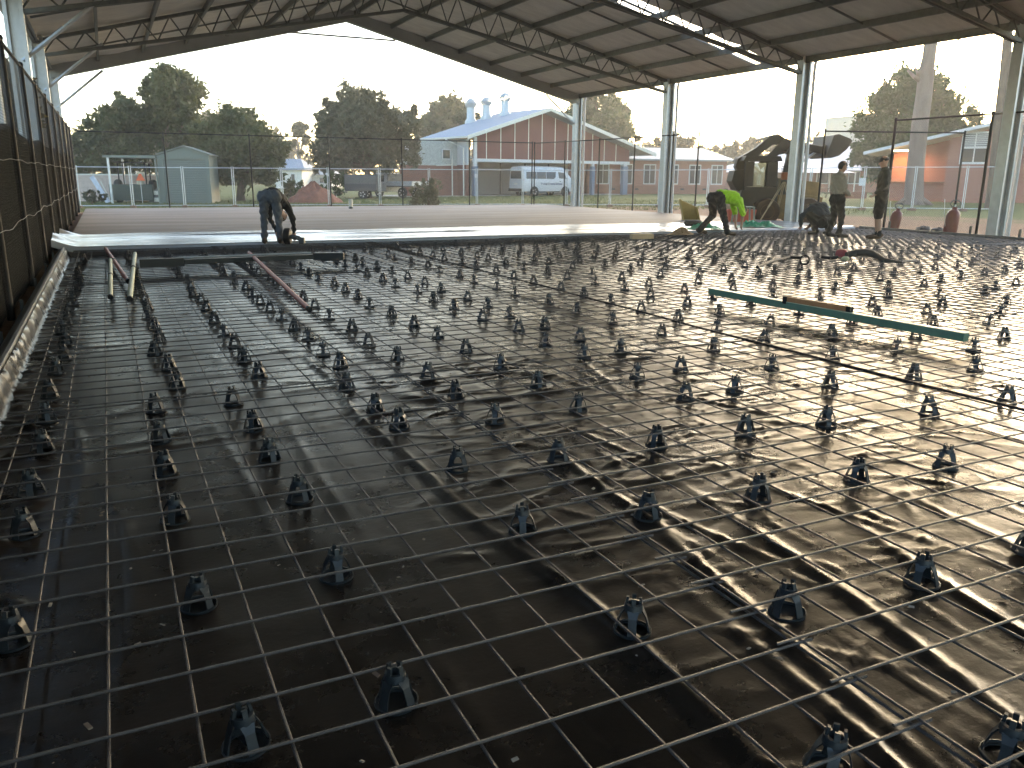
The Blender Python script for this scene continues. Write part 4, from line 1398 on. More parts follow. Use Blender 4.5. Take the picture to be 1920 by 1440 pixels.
# ================================================================== GREEN SHED, CARPORT
SAGE = M('sage_sheet', (0.15, 0.17, 0.145), 0.5, 0.1, 0.06)
SAGED = wave_mat('sage_door', (0.135, 0.152, 0.132), 0.09, 'Z', 0.5, 0.1, 0.05, 0.3)
def green_shed():
    A = gp(302, 381.5)
    B = gp(398, 381.5)
    uu = (B - A).normalized()
    L = (B - A).length
    t = thing('garden_shed', 'sage green metal shed with closed roller door and lean-to', 'shed', A, math.atan2(uu.y, uu.x))
    px = F / ((A + B) / 2).dot(FW2)
    def X(p):
        return (p - 302) / (398 - 302) * L
    ze, za_ = (381.5 - 296) / px, (381.5 - 281) / px
    xa = X(352)
    dep = 3.4
    dx0, dx1, dz = X(312), X(391), (381.5 - 303) / px
    MB().bb(0, dx0, 0, 0.08, 0, dz).build('door_jamb', SAGE, t)
    MB().bb(dx1, L, 0, 0.08, 0, dz).build('door_jamb', SAGE, t)
    MB().prism([(0, 0, dz + 0.004), (L, 0, dz + 0.004), (L, 0, ze), (xa, 0, za_), (0, 0, ze - 0.02)], (0, 0.08, 0)).build('gable_wall', SAGE, t)
    MB().bb(dx0, dx1, 0.06, 0.1, 0, dz).build('roller_door', SAGED, t)
    MB().bb(dx0 + 0.7, dx0 + 1.0, 0.03, 0.058, 1.0, 1.04).build('door_handle', STEELD, t)
    MB().bb(L - 0.06, L, 0.084, dep, 0, ze).build('side_wall', SAGE, t)
    MB().bb(0, 0.06, 0.084, dep, 0, ze - 0.03).build('side_wall', SAGE, t)
    MB().bb(0, L, dep, dep + 0.06, 0, ze).build('rear_wall', SAGE, t)
    MB().prism([(-0.04, -0.1, ze - 0.01), (xa, -0.1, za_ + 0.01), (xa, -0.1, za_ + 0.06), (-0.04, -0.1, ze + 0.05)], (0, dep + 0.25, 0)).build('roof', SAGE, t)
    MB().prism([(xa + 0.003, -0.1, za_ + 0.01), (L + 0.08, -0.1, ze - 0.01), (L + 0.08, -0.1, ze + 0.05), (xa + 0.003, -0.1, za_ + 0.06)], (0, dep + 0.25, 0)).build('roof', SAGE, t)
    # lean-to to the left
    xl = X(205)
    zl = (381.5 - 299) / px
    MB().prism([(-0.05, -0.1, ze - 0.17), (xl, -0.1, zl - 0.07), (xl, -0.1, zl + 0.03), (-0.05, -0.1, ze - 0.03)], (0, dep, 0)).build('lean_to_roof', SAGE, t)
    for y in (0, dep - 0.3):
        MB().bb(X(211), X(211) + 0.1, y, y + 0.1, 0, zl - 0.07).build('post', GALV, t)
    MB().tube([(X(312) - 0.25, -0.3, 0), (X(305) - 0.15, -0.12, ze - 0.2)], 0.05, 8).build('prop_pole', SAGE, t, True)
    # pink wall behind
    W0, W1 = gp(120, 377.5), gp(312, 377.5)
    d = (W1 - W0).normalized()
    w_ = thing('boundary_wall', 'pale pink rendered wall behind the carport', 'wall', W0, math.atan2(d.y, d.x))
    hh = (377.5 - 331) * W0.dot(FW2) / F
    MB().bb(0, (W1 - W0).length, 0, 0.2, 0, hh).build('wall_face', M('pink_render', (0.5, 0.4, 0.35), 0.85), w_)
    MB().bb(-0.05, (W1 - W0).length + 0.05, -0.05, 0.25, hh + 0.002, hh + 0.08).build('coping', CREAM, w_)
    # tractor under the lean-to
    T = gp(235, 380.5)
    tr = thing('tractor', 'dark tractor with orange warning triangle under the lean-to', 'tractor', T, math.atan2(uu.y, uu.x))
    DK = M('tractor_dark', (0.03, 0.045, 0.035), 0.5)
    RB = M('rubber', (0.02, 0.02, 0.02), 0.8)
    MB().bb(-0.3, 1.05, 0.4, 2.0, 0.35, 0.95).build('body', DK, tr, False, 0.03)
    MB().bb(-0.75, 1.4, 0.1, 0.38, 0.12, 0.95).build('rear_carrier', DK, tr, False, 0.02)
    for x in (-0.62, 1.12):
        w2 = MB().lathe((x, 1.0, 0.6), [(0.25, 0), (0.55, 0.0), (0.6, 0.05), (0.6, 0.24), (0.55, 0.29), (0.25, 0.29)], 20, (1, 0, 0)).build('wheel', RB, tr, True)
        MB().lathe((x - 0.01, 1.0, 0.6), [(0.08, 0), (0.25, 0.02), (0.25, 0.28), (0.08, 0.31)], 14, (1, 0, 0)).build('rim', CREAM, w2, True)
    for x in (-0.3, 1.05):
        for y in (0.5, 1.6):
            MB().bar((x, y, 0.95), (x, y, 2.05), 0.06, 0.06).build('canopy_post', BLACKP, tr)
    MB().bb(-0.45, 1.2, 0.3, 1.8, 2.055, 2.12).build('canopy', BLACKP, tr, False, 0.02)
    MB().prism([(0.62, 0.06, 1.15), (1.08, 0.06, 1.15), (0.9, 0.06, 1.5), (0.8, 0.06, 1.5)], (0, 0.025, 0)).build('warning_triangle', M('orange_red', (0.8, 0.12, 0.03), 0.5), tr)
    MB().bar((0.84, 0.08, -0.0), (0.84, 0.08, 1.15), 0.03, 0.03).build('triangle_pole', GALV, tr)
    # leaning pale ladder frame and crates
    P = gp(190, 380)
    t3 = thing('leaning_board', 'pale blue board leaning beside the carport post', 'board', P, math.atan2(uu.y, uu.x))
    MB().bar((0.35, 0, 0), (-0.35, 0.1, 1.35), 0.24, 0.05, up=(0, 1, 0)).build('board', M('pale_blue', (0.5, 0.53, 0.62), 0.5), t3)
    MB().bar((0.5, 0.1, 0), (0.05, 0.1, 1.1), 0.05, 0.04, up=(0, 1, 0)).build('prop', CREAM, t3)
    for i, (z, cc) in enumerate(((0, 'lower'), (0.36, 'upper'))):
        Pq = gp(293, 380)
        cr = thing('storage_crate', '%s of two dark crates stacked under the lean-to' % cc, 'crate', (Pq.x, Pq.y, GZ + z), math.atan2(uu.y, uu.x) + 0.03 * i)
        MB().bb(-0.3, 0.3, -0.2, 0.25, 0, 0.34).build('box', STEELD, cr, False, 0.01)
        MB().bb(-0.05, 0.22, -0.215, -0.203, 0.06, 0.27).build('front_plate', CREAM, cr)
    Pq = gp(262, 380.6)
    cr = thing('feed_sack', 'pale torn hanging cover on the tractor canopy', 'cover', (Pq.x, Pq.y, GZ), math.atan2(uu.y, uu.x))
    g = random.Random(4)
    mb = MB()
    vs = [(x + g.gauss(0, 0.02) + 0.03 * j, 0.3 + g.gauss(0, 0.03), 0.7 + 0.18 * j) for j in range(6) for x in (-0.16, -0.05, 0.05, 0.16)]
    mb.add(vs, [(j * 4 + i, j * 4 + i + 1, j * 4 + i + 5, j * 4 + i + 4) for j in range(5) for i in range(3)])
    o = mb.build('fabric', M('old_cream', (0.6, 0.55, 0.42), 0.8), cr, True)
    o.modifiers.new('thick', 'SOLIDIFY').thickness = 0.02
green_shed()
def house(label, base_px, w_px, eave_px, top_px, wall, roof, extra=0):
    A = gp(base_px[0], base_px[1])
    dist = A.dot(FW2)
    px = F / dist
    t = thing('house', label, 'house', A, -YAW)
    L, ev, tp = w_px / px, (base_px[1] - eave_px) / px, (base_px[1] - top_px) / px
    MB().bb(0, L, 0, 6, 0, ev).build('wall', wall, t)
    mb = MB()
    mb.add([(-0.5, -0.5, ev + 0.01), (L + 0.5, -0.5, ev + 0.01), (L + 0.5, 6.5, ev + 0.01), (-0.5, 6.5, ev + 0.01), (L * 0.25, 3, tp), (L * 0.75, 3, tp)], [(3, 2, 1, 0), (0, 1, 5, 4), (2, 3, 4, 5), (1, 2, 5), (3, 0, 4)])
    mb.build('roof', roof, t)
    for k in range(2):
        f_ = MB().bb(L * (0.15 + 0.45 * k), L * (0.3 + 0.45 * k), -0.06, -0.005, ev * 0.35, ev * 0.8).build('window', WHITEP, t)
        MB().bb(L * (0.165 + 0.45 * k), L * (0.285 + 0.45 * k), -0.08, -0.062, ev * 0.4, ev * 0.76).build('pane', GLASS, f_)
BLR = M('bluegreen_roof', (0.3, 0.42, 0.4), 0.5)
house('distant cream house with pale blue roof right of the dark tree', (516, 353), 50, 320, 300, CREAM, ROOFW)
house('distant house with teal roof seen under the lean-to', (205, 356), 52, 318, 303, WHITEP, BLR)
house('long low distant house behind the dirt mound', (566, 352), 55, 329, 318, CREAM, M('grey_roof', ()))
def mound():
    P = gp(588, 380)
    mb = MB()
    n, k = 40, 14
    vs = [(0, 0, 1.15)]
    W = 50 * P.dot(FW2) / F
    g = np.random.default_rng(3)
    for j in range(1, k + 1):
        q = j / k
        for i in range(n):
            a = 2 * math.pi * i / n
            rr = W * q * (1 + 0.1 * math.sin(3 * a + 1) + 0.06 * math.sin(7 * a))
            vs.append((rr * math.cos(a), rr * 0.6 * math.sin(a), 1.1 * (1 - q) ** 0.8 * (1 + 0.12 * math.sin(5 * a + j)) + g.normal() * 0.025 - 0.03 * q))
    fs = [(0, 1 + i, 1 + (i + 1) % n) for i in range(n)]
    for j in range(k - 1):
        fs += [(1 + j * n + i, 1 + (j + 1) * n + i, 1 + (j + 1) * n + (i + 1) % n, 1 + j * n + (i + 1) % n) for i in range(n)]
    mb.add(vs, fs)
    o = mb.build('dirt_mound', M('red_earth', (0.2, 0.075, 0.045), 0.95, 0, 0.25, 5, 0.8, 25), None)
    o.data.polygons.foreach_set('use_smooth', [True] * len(o.data.polygons))
    o.location = (P.x, P.y, GZ)
    tag(o, 'heap of red earth beyond the far fence', 'dirt heap')
mound()

# ================================================================== VEHICLES
CARW = M('white_car_paint', (0.52, 0.53, 0.55), 0.25, 0, 0.03, 2)
TYRE = M('tyre_rubber', (0.018, 0.018, 0.018), 0.8)
RIM = M('rim_alloy', (0.5, 0.5, 0.52), 0.35, 0.7)
def text_mesh(body, size, name, mat, parent, loc, rot):
    cu = bpy.data.curves.new(name, 'FONT')
    cu.body, cu.size, cu.extrude, cu.offset = body, size, 0.001, 0.008
    to = bpy.data.objects.new(name, cu)
    COL.objects.link(to)
    bpy.context.view_layer.update()
    me = bpy.data.meshes.new_from_object(to.evaluated_get(bpy.context.evaluated_depsgraph_get()))
    bpy.data.objects.remove(to)
    me.materials.clear()
    me.materials.append(mat)
    o = bpy.data.objects.new(name, me)
    COL.objects.link(o)
    o.parent, o.location, o.rotation_euler = parent, loc, rot
    return o
def wheel(par, x, y, r_, wd, n=22):
    w_ = MB().lathe((x, y - wd / 2, r_), [(r_ * 0.62, 0), (r_ * 0.93, 0.0), (r_, 0.03), (r_, wd - 0.03), (r_ * 0.93, wd), (r_ * 0.62, wd)], n, (0, 1, 0)).build('wheel', TYRE, par, True)
    mb = MB().lathe((x, y - wd / 2 - 0.005, r_), [(r_ * 0.15, 0.02), (r_ * 0.6, 0.05), (r_ * 0.64, 0.0), (r_ * 0.64, wd + 0.01), (r_ * 0.6, wd - 0.04), (r_ * 0.15, wd - 0.01)], n, (0, 1, 0))
    for k in range(5):
        a = 2 * math.pi * k / 5
        for s in (-1, 1):
            mb.bar((x, y + s * (wd / 2 - 0.02), r_), (x + math.cos(a) * r_ * 0.6, y + s * (wd / 2 - 0.01), r_ + math.sin(a) * r_ * 0.6), r_ * 0.2, 0.03, up=(0, 1, 0))
    mb.build('rim', RIM, w_, True)
    return w_
def loft(stations):
    """stations: list of (x, [(y,z)...]) half sections from bottom to roof centre"""
    mb = MB()
    vs, n = [], None
    for x, pr in stations:
        full = [(y, z) for y, z in pr] + [(-y, z) for y, z in pr[::-1] if y > 1e-6]
        n = len(full)
        vs += [(x, y, z) for y, z in full]
    k = len(stations)
    fs = [(i * n + j, i * n + (j + 1) % n, (i + 1) * n + (j + 1) % n, (i + 1) * n + j) for i in range(k - 1) for j in range(n)]
    fs += [tuple(range(n)), tuple(range(k * n - 1, (k - 1) * n - 1, -1))]
    return mb.add(vs, fs)
def van():
    u2 = (RT2 * 0.206 + FW2 * 0.15).normalized()
    P = gp(988, 367.2)
    t = thing('minibus', 'white high-roof school minibus parked in the hall carport', 'minibus', P, math.atan2(u2.y, u2.x))
    sec = [(0.70, 0.32), (0.88, 0.36), (0.94, 0.6), (0.95, 1.05), (0.92, 1.28), (0.82, 1.95), (0.72, 2.18), (0.45, 2.26), (0.0, 2.28)]
    def st(x, zt, wsc=1.0):
        return (x, [(y * wsc, min(z, zt - 0.04 * (1 - y))) for y, z in sec])
    # x=0 at the rear wheel, nose towards +x
    body = loft([st(-1.08, 2.16, 0.93), st(-1.02, 2.25, 0.985), st(-0.8, 2.4), st(1.0, 2.4), st(2.6, 2.4), st(3.0, 2.22, 0.99), st(3.45, 1.75, 0.98), st(3.85, 1.28, 0.96), st(4.1, 1.02, 0.92), st(4.22, 0.8, 0.85)])
    bo = body.build('body', CARW, t, True)
    def ys(z):
        return 0.92 + (0.82 - 0.92) * (z - 1.28) / 0.67
    for s in (-1, 1):
        def pane(pts, name):
            poly = [(x, s * (ys(z) + 0.004), z) for x, z in pts]
            MB().prism(poly, (0, s * 0.012, 0)).build(name, GLASS, t)
        pane([(-0.75, 1.32), (0.25, 1.32), (0.25, 1.84), (-0.72, 1.84)], 'side_window')
        pane([(0.3, 1.32), (1.2, 1.32), (1.2, 1.84), (0.3, 1.84)], 'side_window')
        pane([(1.25, 1.32), (1.95, 1.30), (2.15, 1.45), (2.2, 1.84), (1.25, 1.84)], 'side_window')
        pane([(2.5, 1.36), (3.35, 1.30), (3.05, 1.78), (2.45, 1.84)], 'door_window')
        MB().box((2.6, s * 0.945, 1.12), (0.16, 0.03, 0.035)).build('door_handle', BLACKP, t)
        MB().box((-1.0, s * 0.86, 1.08), (0.1, 0.12, 0.36)).build('tail_light', M('tail_red', (0.35, 0.02, 0.02), 0.3), t)
        MB().bb(0.45, 2.55, s * 0.90 - 0.05, s * 0.90 + 0.05, 0.28, 0.345).build('sill', BLACKP, t)
        for x in (0, 3.11):
            arch = MB().lathe((x, s * 0.955 if s > 0 else -0.965, 0.34), [(0.0, 0), (0.41, 0), (0.41, 0.01), (0.0, 0.01)], 24, (0, 1, 0))
            arch.build('wheel_arch', BLACKP, t)
            wheel(t, x, s * 0.9, 0.335, 0.2)
    MB().prism([(-1.085, -0.7, 1.32), (-1.085, 0.7, 1.32), (-1.075, 0.64, 1.9), (-1.075, -0.64, 1.9)], (-0.02, 0, 0)).build('rear_window', GLASS, t)
    MB().bb(-1.2, -1.07, -0.86, 0.86, 0.36, 0.58).build('rear_bumper', BLACKP, t, False, 0.03)
    MB().bb(-1.12, -1.09, -0.2, 0.2, 0.86, 1.0).build('number_plate', CREAM, t)
    text_mesh('Yeoval Central School', 0.24, 'lettering', M('navy_letter', (0.03, 0.035, 0.09), 0.5), t, (0.62, -0.962, 0.86), (R(90), 0, 0))
van()
def ute():
    P = gp(735, 370.5)
    t = thing('utility_truck', 'silver tray-back ute parked under the hazy tree', 'ute', P, -YAW + R(150))
    SIL = M('silver_paint', (0.4, 0.41, 0.43), 0.3, 0.4)
    sec = [(0.7, 0.4), (0.84, 0.45), (0.86, 0.8), (0.84, 1.02), (0.7, 1.55), (0.55, 1.66), (0.0, 1.68)]
    def st(x, zt, w_=1.0):
        return (x, [(y * w_, min(z, zt)) for y, z in sec])
    loft([st(-0.2, 1.62), st(0.0, 1.8), st(0.9, 1.8), st(1.45, 1.1), st(2.4, 1.0, 0.97), st(2.55, 0.8, 0.92)]).build('cab', SIL, t, True)
    MB().bb(-2.4, -0.26, -0.9, 0.9, 0.74, 0.82).build('tray', STEELD, t)
    for s in (-1, 1):
        MB().bb(-2.4, -0.26, s * 0.89 - 0.015, s * 0.89 + 0.015, 0.83, 1.12).build('tray_side', SIL, t)
        MB().prism([(0.0, s * 0.80, 1.08), (0.85, s * 0.80, 1.08), (0.75, s * 0.72, 1.5), (0.05, s * 0.72, 1.5)], (0, s * 0.04, 0)).build('side_window', GLASS, t)
        for x in (-1.5, 1.7):
            wheel(t, x, s * 0.74, 0.36, 0.2)
    MB().bb(-2.415, -2.4, -0.88, 0.88, 0.83, 1.12).build('tail_gate', SIL, t)
    MB().bb(-0.34, -0.28, -0.8, 0.8, 0.83, 1.6).build('headboard', STEELD, t)
ute()
def trailer():
    P = gp(674, 373)
    t = thing('box_trailer', 'dark enclosed trailer beside the ute under the tree', 'trailer', P, -YAW)
    DT = M('trailer_grey', (0.05, 0.05, 0.055), 0.55, 0.1, 0.15)
    MB().bb(-0.95, 1.15, 0, 2.0, 0.5, 1.55).build('box', DT, t, False, 0.03)
    MB().bb(-0.9, 1.1, -0.012, -0.002, 0.95, 1.5).build('side_panel', M('trailer_panel', (0.09, 0.09, 0.09), 0.6), t)
    for y in (0.15, 1.85):
        wheel(t, 0.2, y, 0.3, 0.18)
        MB().bb(-0.25, 0.65, y - 0.14, y + 0.14, 0.62, 0.66).build('mudguard', DT, t)
    MB().bar((-0.95, 1, 0.42), (-1.9, 1, 0.38), 0.1, 0.08).build('drawbar', STEELD, t)
    MB().bar((-1.7, 1, 0.4), (-1.7, 1, 0.0), 0.05, 0.05).build('jockey_stand', GALV, t)
trailer()
def backhoe():
    P = G(1440, 422, -0.03)
    dist = P.dot(FW2)
    k = dist / F
    t = thing('backhoe', 'muddy backhoe loader parked behind the column with its arm folded up', 'backhoe', P, -YAW)
    def L(px, py):
        return ((px - 1440) * k, (422 - py) * k)
    YEL = M('dull_yellow', (0.2, 0.125, 0.04), 0.6, 0, 0.3, 4)
    DKB = M('boom_dark', (0.035, 0.029, 0.02), 0.6, 0, 0.3, 4)
    def pr(name, pts, y0, y1, mat, par=t, bev=0.01):
        poly = [(L(*p)[0], y0, L(*p)[1]) for p in pts]
        return MB().prism(poly, (0, y1 - y0, 0)).build(name, mat, par, False, bev)
    for x, r_ in ((1437, 24), (1512, 25)):
        for y in (0.0, 1.5):
            c = L(x, 398)
            rr = r_ * k
            w_ = MB().lathe((c[0], y, rr + 0.0), [(rr * 0.5, 0), (rr * 0.92, 0), (rr, 0.05), (rr, 0.3), (rr * 0.92, 0.35), (rr * 0.5, 0.35)], 22, (0, 1, 0)).build('wheel', M('muddy_tyre', (0.07, 0.045, 0.03), 0.9, 0, 0.3), t, True)
            MB().lathe((c[0], y - 0.01, rr), [(rr * 0.1, 0.06), (rr * 0.5, 0.03), (rr * 0.54, 0), (rr * 0.54, 0.37), (rr * 0.1, 0.33)], 16, (0, 1, 0)).build('rim', YEL, w_, True)
    pr('chassis', [(1378, 412), (1540, 412), (1545, 372), (1500, 366), (1385, 372)], 0.4, 1.45, YEL)
    pr('rear_frame', [(1385, 415), (1418, 415), (1412, 360), (1392, 360)], 0.3, 1.55, DKB)
    cab = pr('cab_floor', [(1395, 385), (1460, 385), (1460, 366), (1395, 366)], 0.35, 1.5, DKB)
    for x0, x1 in ((1398, 1398), (1456, 1452)):
        for y in (0.4, 1.42):
            a, b = L(x0, 366), L(x1, 308)
            MB().bar((a[0], y, a[1]), (b[0], y, b[1]), 0.09, 0.09, up=(0, 1, 0)).build('cab_post', BLACKP, t)
    pr('cab_roof', [(1390, 308), (1462, 308), (1458, 299), (1395, 299)], 0.25, 1.6, DKB)
    pr('seat', [(1418, 366), (1440, 366), (1438, 352), (1424, 350), (1420, 330), (1415, 330)], 0.7, 1.15, BLACKP)
    for y in (0.38, 1.44):
        f_ = pr('cab_window', [(1401, 363), (1453, 363), (1450, 311), (1401, 311)], y, y + 0.01, GLASSC, t, 0)
    pr('side_panel', [(1396, 384), (1458, 384), (1457, 354), (1397, 354)], 0.3, 0.36, DKB)
    pr('door_panel', [(1434, 353), (1457, 353), (1455, 309), (1436, 309)], 0.3, 0.36, DKB)
    pr('door_panel', [(1396, 353), (1412, 353), (1412, 309), (1396, 309)], 0.3, 0.36, DKB)
    pr('boom', [(1392, 330), (1384, 318), (1388, 303), (1420, 284), (1446, 262), (1462, 260), (1482, 272), (1488, 292), (1474, 290), (1460, 277), (1450, 278), (1428, 296), (1408, 312), (1404, 330)], 0.75, 1.05, DKB)
    pr('stick', [(1484, 270), (1476, 282), (1452, 305), (1430, 322), (1424, 312), (1446, 292), (1470, 266)], 0.66, 0.74, DKB)
    pr('bucket', [(1380, 325), (1404, 322), (1406, 352), (1398, 366), (1386, 360), (1376, 344)], 0.55, 1.25, DKB)
    a, b = L(1405, 308), L(1430, 330)
    MB().tube([(a[0], 0.6, a[1]), (b[0], 0.6, b[1])], 0.045, 10).build('hydraulic_ram', GALV, t, True)
    for y0, y1 in ((0.45, 0.58), (1.3, 1.43)):
        pr('loader_arm', [(1470, 296), (1480, 280), (1508, 276), (1534, 281), (1556, 274), (1558, 286), (1536, 294), (1508, 289), (1484, 293)], y0, y1, DKB)
        a, b = L(1490, 320), L(1530, 290)
        MB().tube([(a[0], y0 + 0.2, a[1]), (b[0], y0 + 0.2, b[1])], 0.04, 8).build('hydraulic_ram', GALV, t, True)
    sh = [(1548, 262), (1556, 260), (1578, 268), (1582, 272), (1574, 286), (1560, 298), (1546, 302), (1536, 299), (1541, 286)]
    pr('loader_bucket', sh, 0.1, 1.8, DKB)
    for i in range(6):
        pr('bucket_tooth', [(1579, 270), (1590, 273), (1580, 275)], 0.15 + 0.3 * i, 0.21 + 0.3 * i, GALV)
    a, b = L(1420, 280), L(1462, 266)
    MB().tube([(a[0], 0.9, a[1] + 0.16), (b[0], 0.9, b[1] + 0.1)], 0.05, 8).build('hydraulic_ram', GALV, t, True)
    pr('bonnet', [(1462, 372), (1540, 372), (1538, 345), (1466, 338)], 0.5, 1.35, YEL)
    pr('loader_tower', [(1462, 372), (1480, 372), (1490, 285), (1476, 285)], 0.45, 0.62, DKB)
GLASSC = bpy.data.materials.new('clear_glass')
GLASSC.use_nodes = True
_t = GLASSC.node_tree
_t.nodes.clear()
_a, _b, _m, _o = _t.nodes.new('ShaderNodeBsdfTransparent'), _t.nodes.new('ShaderNodeBsdfGlossy'), _t.nodes.new('ShaderNodeMixShader'), _t.nodes.new('ShaderNodeOutputMaterial')
_a.inputs[0].default_value = (0.7, 0.75, 0.75, 1)
_b.inputs['Roughness'].default_value = 0.05
_m.inputs[0].default_value = 0.12
_t.links.new(_a.outputs[0], _m.inputs[1])
_t.links.new(_b.outputs[0], _m.inputs[2])
_t.links.new(_m.outputs[0], _o.inputs[0])
backhoe()

# ================================================================== TOOLS AND SITE CLUTTER
def pole(name, label, a, b, r_, mat, cat, joint=None, grip=None, group=None):
    a, b = Vector(a), Vector(b)
    t = thing(name, label, cat, (a + b) / 2, 0, group)
    inv = Matrix.Translation(-(a + b) / 2)
    d = b - a
    if joint:
        o = MB().tube([a, a + d * (joint - 0.004)], r_, 10).build('pole_section', mat, t, True)
        o2 = MB().tube([a + d * (joint + 0.004), b], r_, 10).build('pole_section', mat, t, True)
        o3 = MB().tube([a + d * (joint - 0.012), a + d * (joint + 0.012)], r_ * 1.15, 10).build('joint_collar', BLACKP, t, True)
        os_ = [o, o2, o3]
    else:
        os_ = [MB().tube([a, b], r_, 10).build('pole_section', mat, t, True)]
    for s, e in ((0.0, 0.012), (0.988, 1.0)):
        os_.append(MB().tube([a + d * s, a + d * e + d.normalized() * (0.01 if e == 1 else 0)], r_ * 1.06, 10).build('end_cap', BLACKP, t, True))
    for o in os_:
        o.matrix_parent_inverse = inv
    return t
REDP = M('red_pole', (0.42, 0.09, 0.06), 0.45, 0, 0.12)
YELP = M('pale_yellow_pole', (0.42, 0.43, 0.26), 0.45, 0, 0.15)
zt = 0.135
pole('float_handle', 'long red float pole lying on the mesh past the black beam', G(466, 473, zt + 0.06), G(580, 580, zt), 0.026, REDP, 'pole')
pole('float_handle', 'jointed red pole beside the pale yellow poles near the left fence', G(198, 466, zt), G(240, 527, zt), 0.028, REDP, 'pole', 0.45)
pole('float_handle', 'left of the two pale yellow jointed poles on the mesh', G(207, 487, zt + 0.02), G(207, 557, zt), 0.027, YELP, 'pole', 0.5)
pole('float_handle', 'right of the two pale yellow jointed poles on the mesh', G(253, 475, zt + 0.03), G(243, 561, zt), 0.03, YELP, 'pole', 0.42)
def screed():
    a, b, c, d = G(262, 494, 0.16), G(345, 491, 0.16), G(588, 481, 0.16), G(645, 481, 0.16)
    t = thing('screed_beam', 'long black screed beam lying across the mesh', 'screed', (a + d) / 2)
    inv = Matrix.Translation(-(a + d) / 2)
    for nm, p, q, h in (('end_block', a, b, 0.12), ('centre_bar', b, c, 0.07), ('end_block', c, d, 0.12)):
        o = MB().bar(p, q, 0.12, h).build(nm, M('black_screed', (0.012, 0.013, 0.012), 0.5), t, False, 0.008)
        o.matrix_parent_inverse = inv
    up = Vector((0, 0, 0.06))
    o = MB().tube([b + up, b.lerp(c, 0.98) + up], 0.016, 8).build('handle_rod', GALV, t, True)
    o.matrix_parent_inverse = inv
screed()
def straightedge():
    a, b = G(1332, 546, 0.135), G(1812, 633, 0.135)
    t = thing('straightedge', 'green painted straightedge plank lying on the mesh at right', 'plank', (a + b) / 2)
    inv = Matrix.Translation(-(a + b) / 2)
    gr = M('green_paint', (0.075, 0.16, 0.115), 0.45, 0, 0.15)
    gp_ = M('pale_top', (0.45, 0.5, 0.36), 0.4, 0, 0.2, 12)  # paler green strip along the plank's upper face
    o = MB().bar(a, b, 0.07, 0.07).build('plank', gr, t, False, 0.004)
    o.matrix_parent_inverse = inv
    up = Vector((0, 0, 0.0375))
    o = MB().bar(a + up, b + up, 0.066, 0.004).build('pale_top', gp_, t)
    o.matrix_parent_inverse = inv
    p, q = G(1478, 561, 0.2), G(1588, 579, 0.2)
    d = (q - p).normalized()
    t2 = thing('timber_float', 'brown timber handle block resting on the green straightedge', 'timber', (p + q) / 2)
    inv2 = Matrix.Translation(-(p + q) / 2)
    o = MB().bar(p, q, 0.05, 0.05).build('timber', M('orange_timber', (0.33, 0.15, 0.06), 0.6, 0, 0.2, 10, stretch=(1, 1, 1)), t2, False, 0.006)
    o.matrix_parent_inverse = inv2
    for e in (p - d * 0.03, q + d * 0.03):
        o = MB().box(e - Vector((0, 0, 0.012)), (0.05, 0.05, 0.075)).build('clamp', BLACKP, t2, False, 0.004)
        o.matrix_parent_inverse = inv2
straightedge()
def cable():
    pts = []
    for i, y in enumerate(np.arange(2.0, 13.2, 0.25)):
        pts.append((4.66 + 0.02 * math.sin(y * 0.9), y, MZ + 0.024 + 0.003 * math.sin(y * 3)))
    o = MB().tube(pts, 0.010, 6).build('joint_strip', BLACKP, None, True)
    tag(o, 'long thin black strip running straight across the mesh', 'strip')
cable()
def vibrator():
    z = 0.16
    P = G(1578, 476, z)
    t = thing('concrete_vibrator', 'red motor with thick dark hose lying on the mesh, right of middle', 'vibrator', P)
    inv = Matrix.Translation(-P)
    d = (G(1600, 478, z) - P).normalized()
    os_ = [MB().lathe(P - d * 0.09, [(0.03, 0), (0.075, 0.02), (0.085, 0.06), (0.085, 0.14), (0.06, 0.18), (0.02, 0.2)], 16, d).build('motor', M('faded_red', (0.3, 0.05, 0.06), 0.45), t, True)]
    hp = [(1588, 478, .17), (1605, 474, .2), (1622, 473, .22), (1636, 476, .2), (1648, 482, .16), (1658, 488, .13), (1690, 492, .12), (1720, 488, .12)]
    os_.append(MB().tube([G(*q) for q in hp], [0.05, 0.06, 0.06, 0.055, 0.05, 0.04, 0.02, 0.015], 10).build('hose', M('dark_hose', (0.05, 0.045, 0.04), 0.6), t, True))
    hp = [(1570, 482, .14), (1555, 484, .13), (1540, 483, .13)]
    os_.append(MB().tube([G(*q) for q in hp], 0.025, 8).build('handle', BLACKP, t, True))
    os_.append(MB().ball(G(1585, 485, .13), 0.06, 10, (1.2, 1, 0.7)).build('switch_box', YELP, t, True))
    for o in os_:
        o.matrix_parent_inverse = inv
    # hose with ring handle
    P2 = G(1508, 496, 0.11)
    t2 = thing('hose_lead', 'black hose ending in an upright ring handle on the mesh', 'hose', P2)
    inv2 = Matrix.Translation(-P2)
    hp = [(1420, 501, .12), (1450, 489, .13), (1480, 482, .13), (1500, 483, .12)]
    o = MB().tube([G(*q) for q in hp], [0.022, 0.026, 0.026, 0.02], 8).build('hose', BLACKP, t2, True)
    o.matrix_parent_inverse = inv2
    mb = MB()
    ring = [P2 + Vector((0, 0, 0.07)) + RT2 * (0.07 * math.cos(a)) + Vector((0, 0, 0.07 * math.sin(a))) for a in np.linspace(0, 2 * math.pi, 17)]
    o = MB().tube(ring, 0.014, 8).build('ring_handle', BLACKP, t2, True)
    o.matrix_parent_inverse = inv2
vibrator()
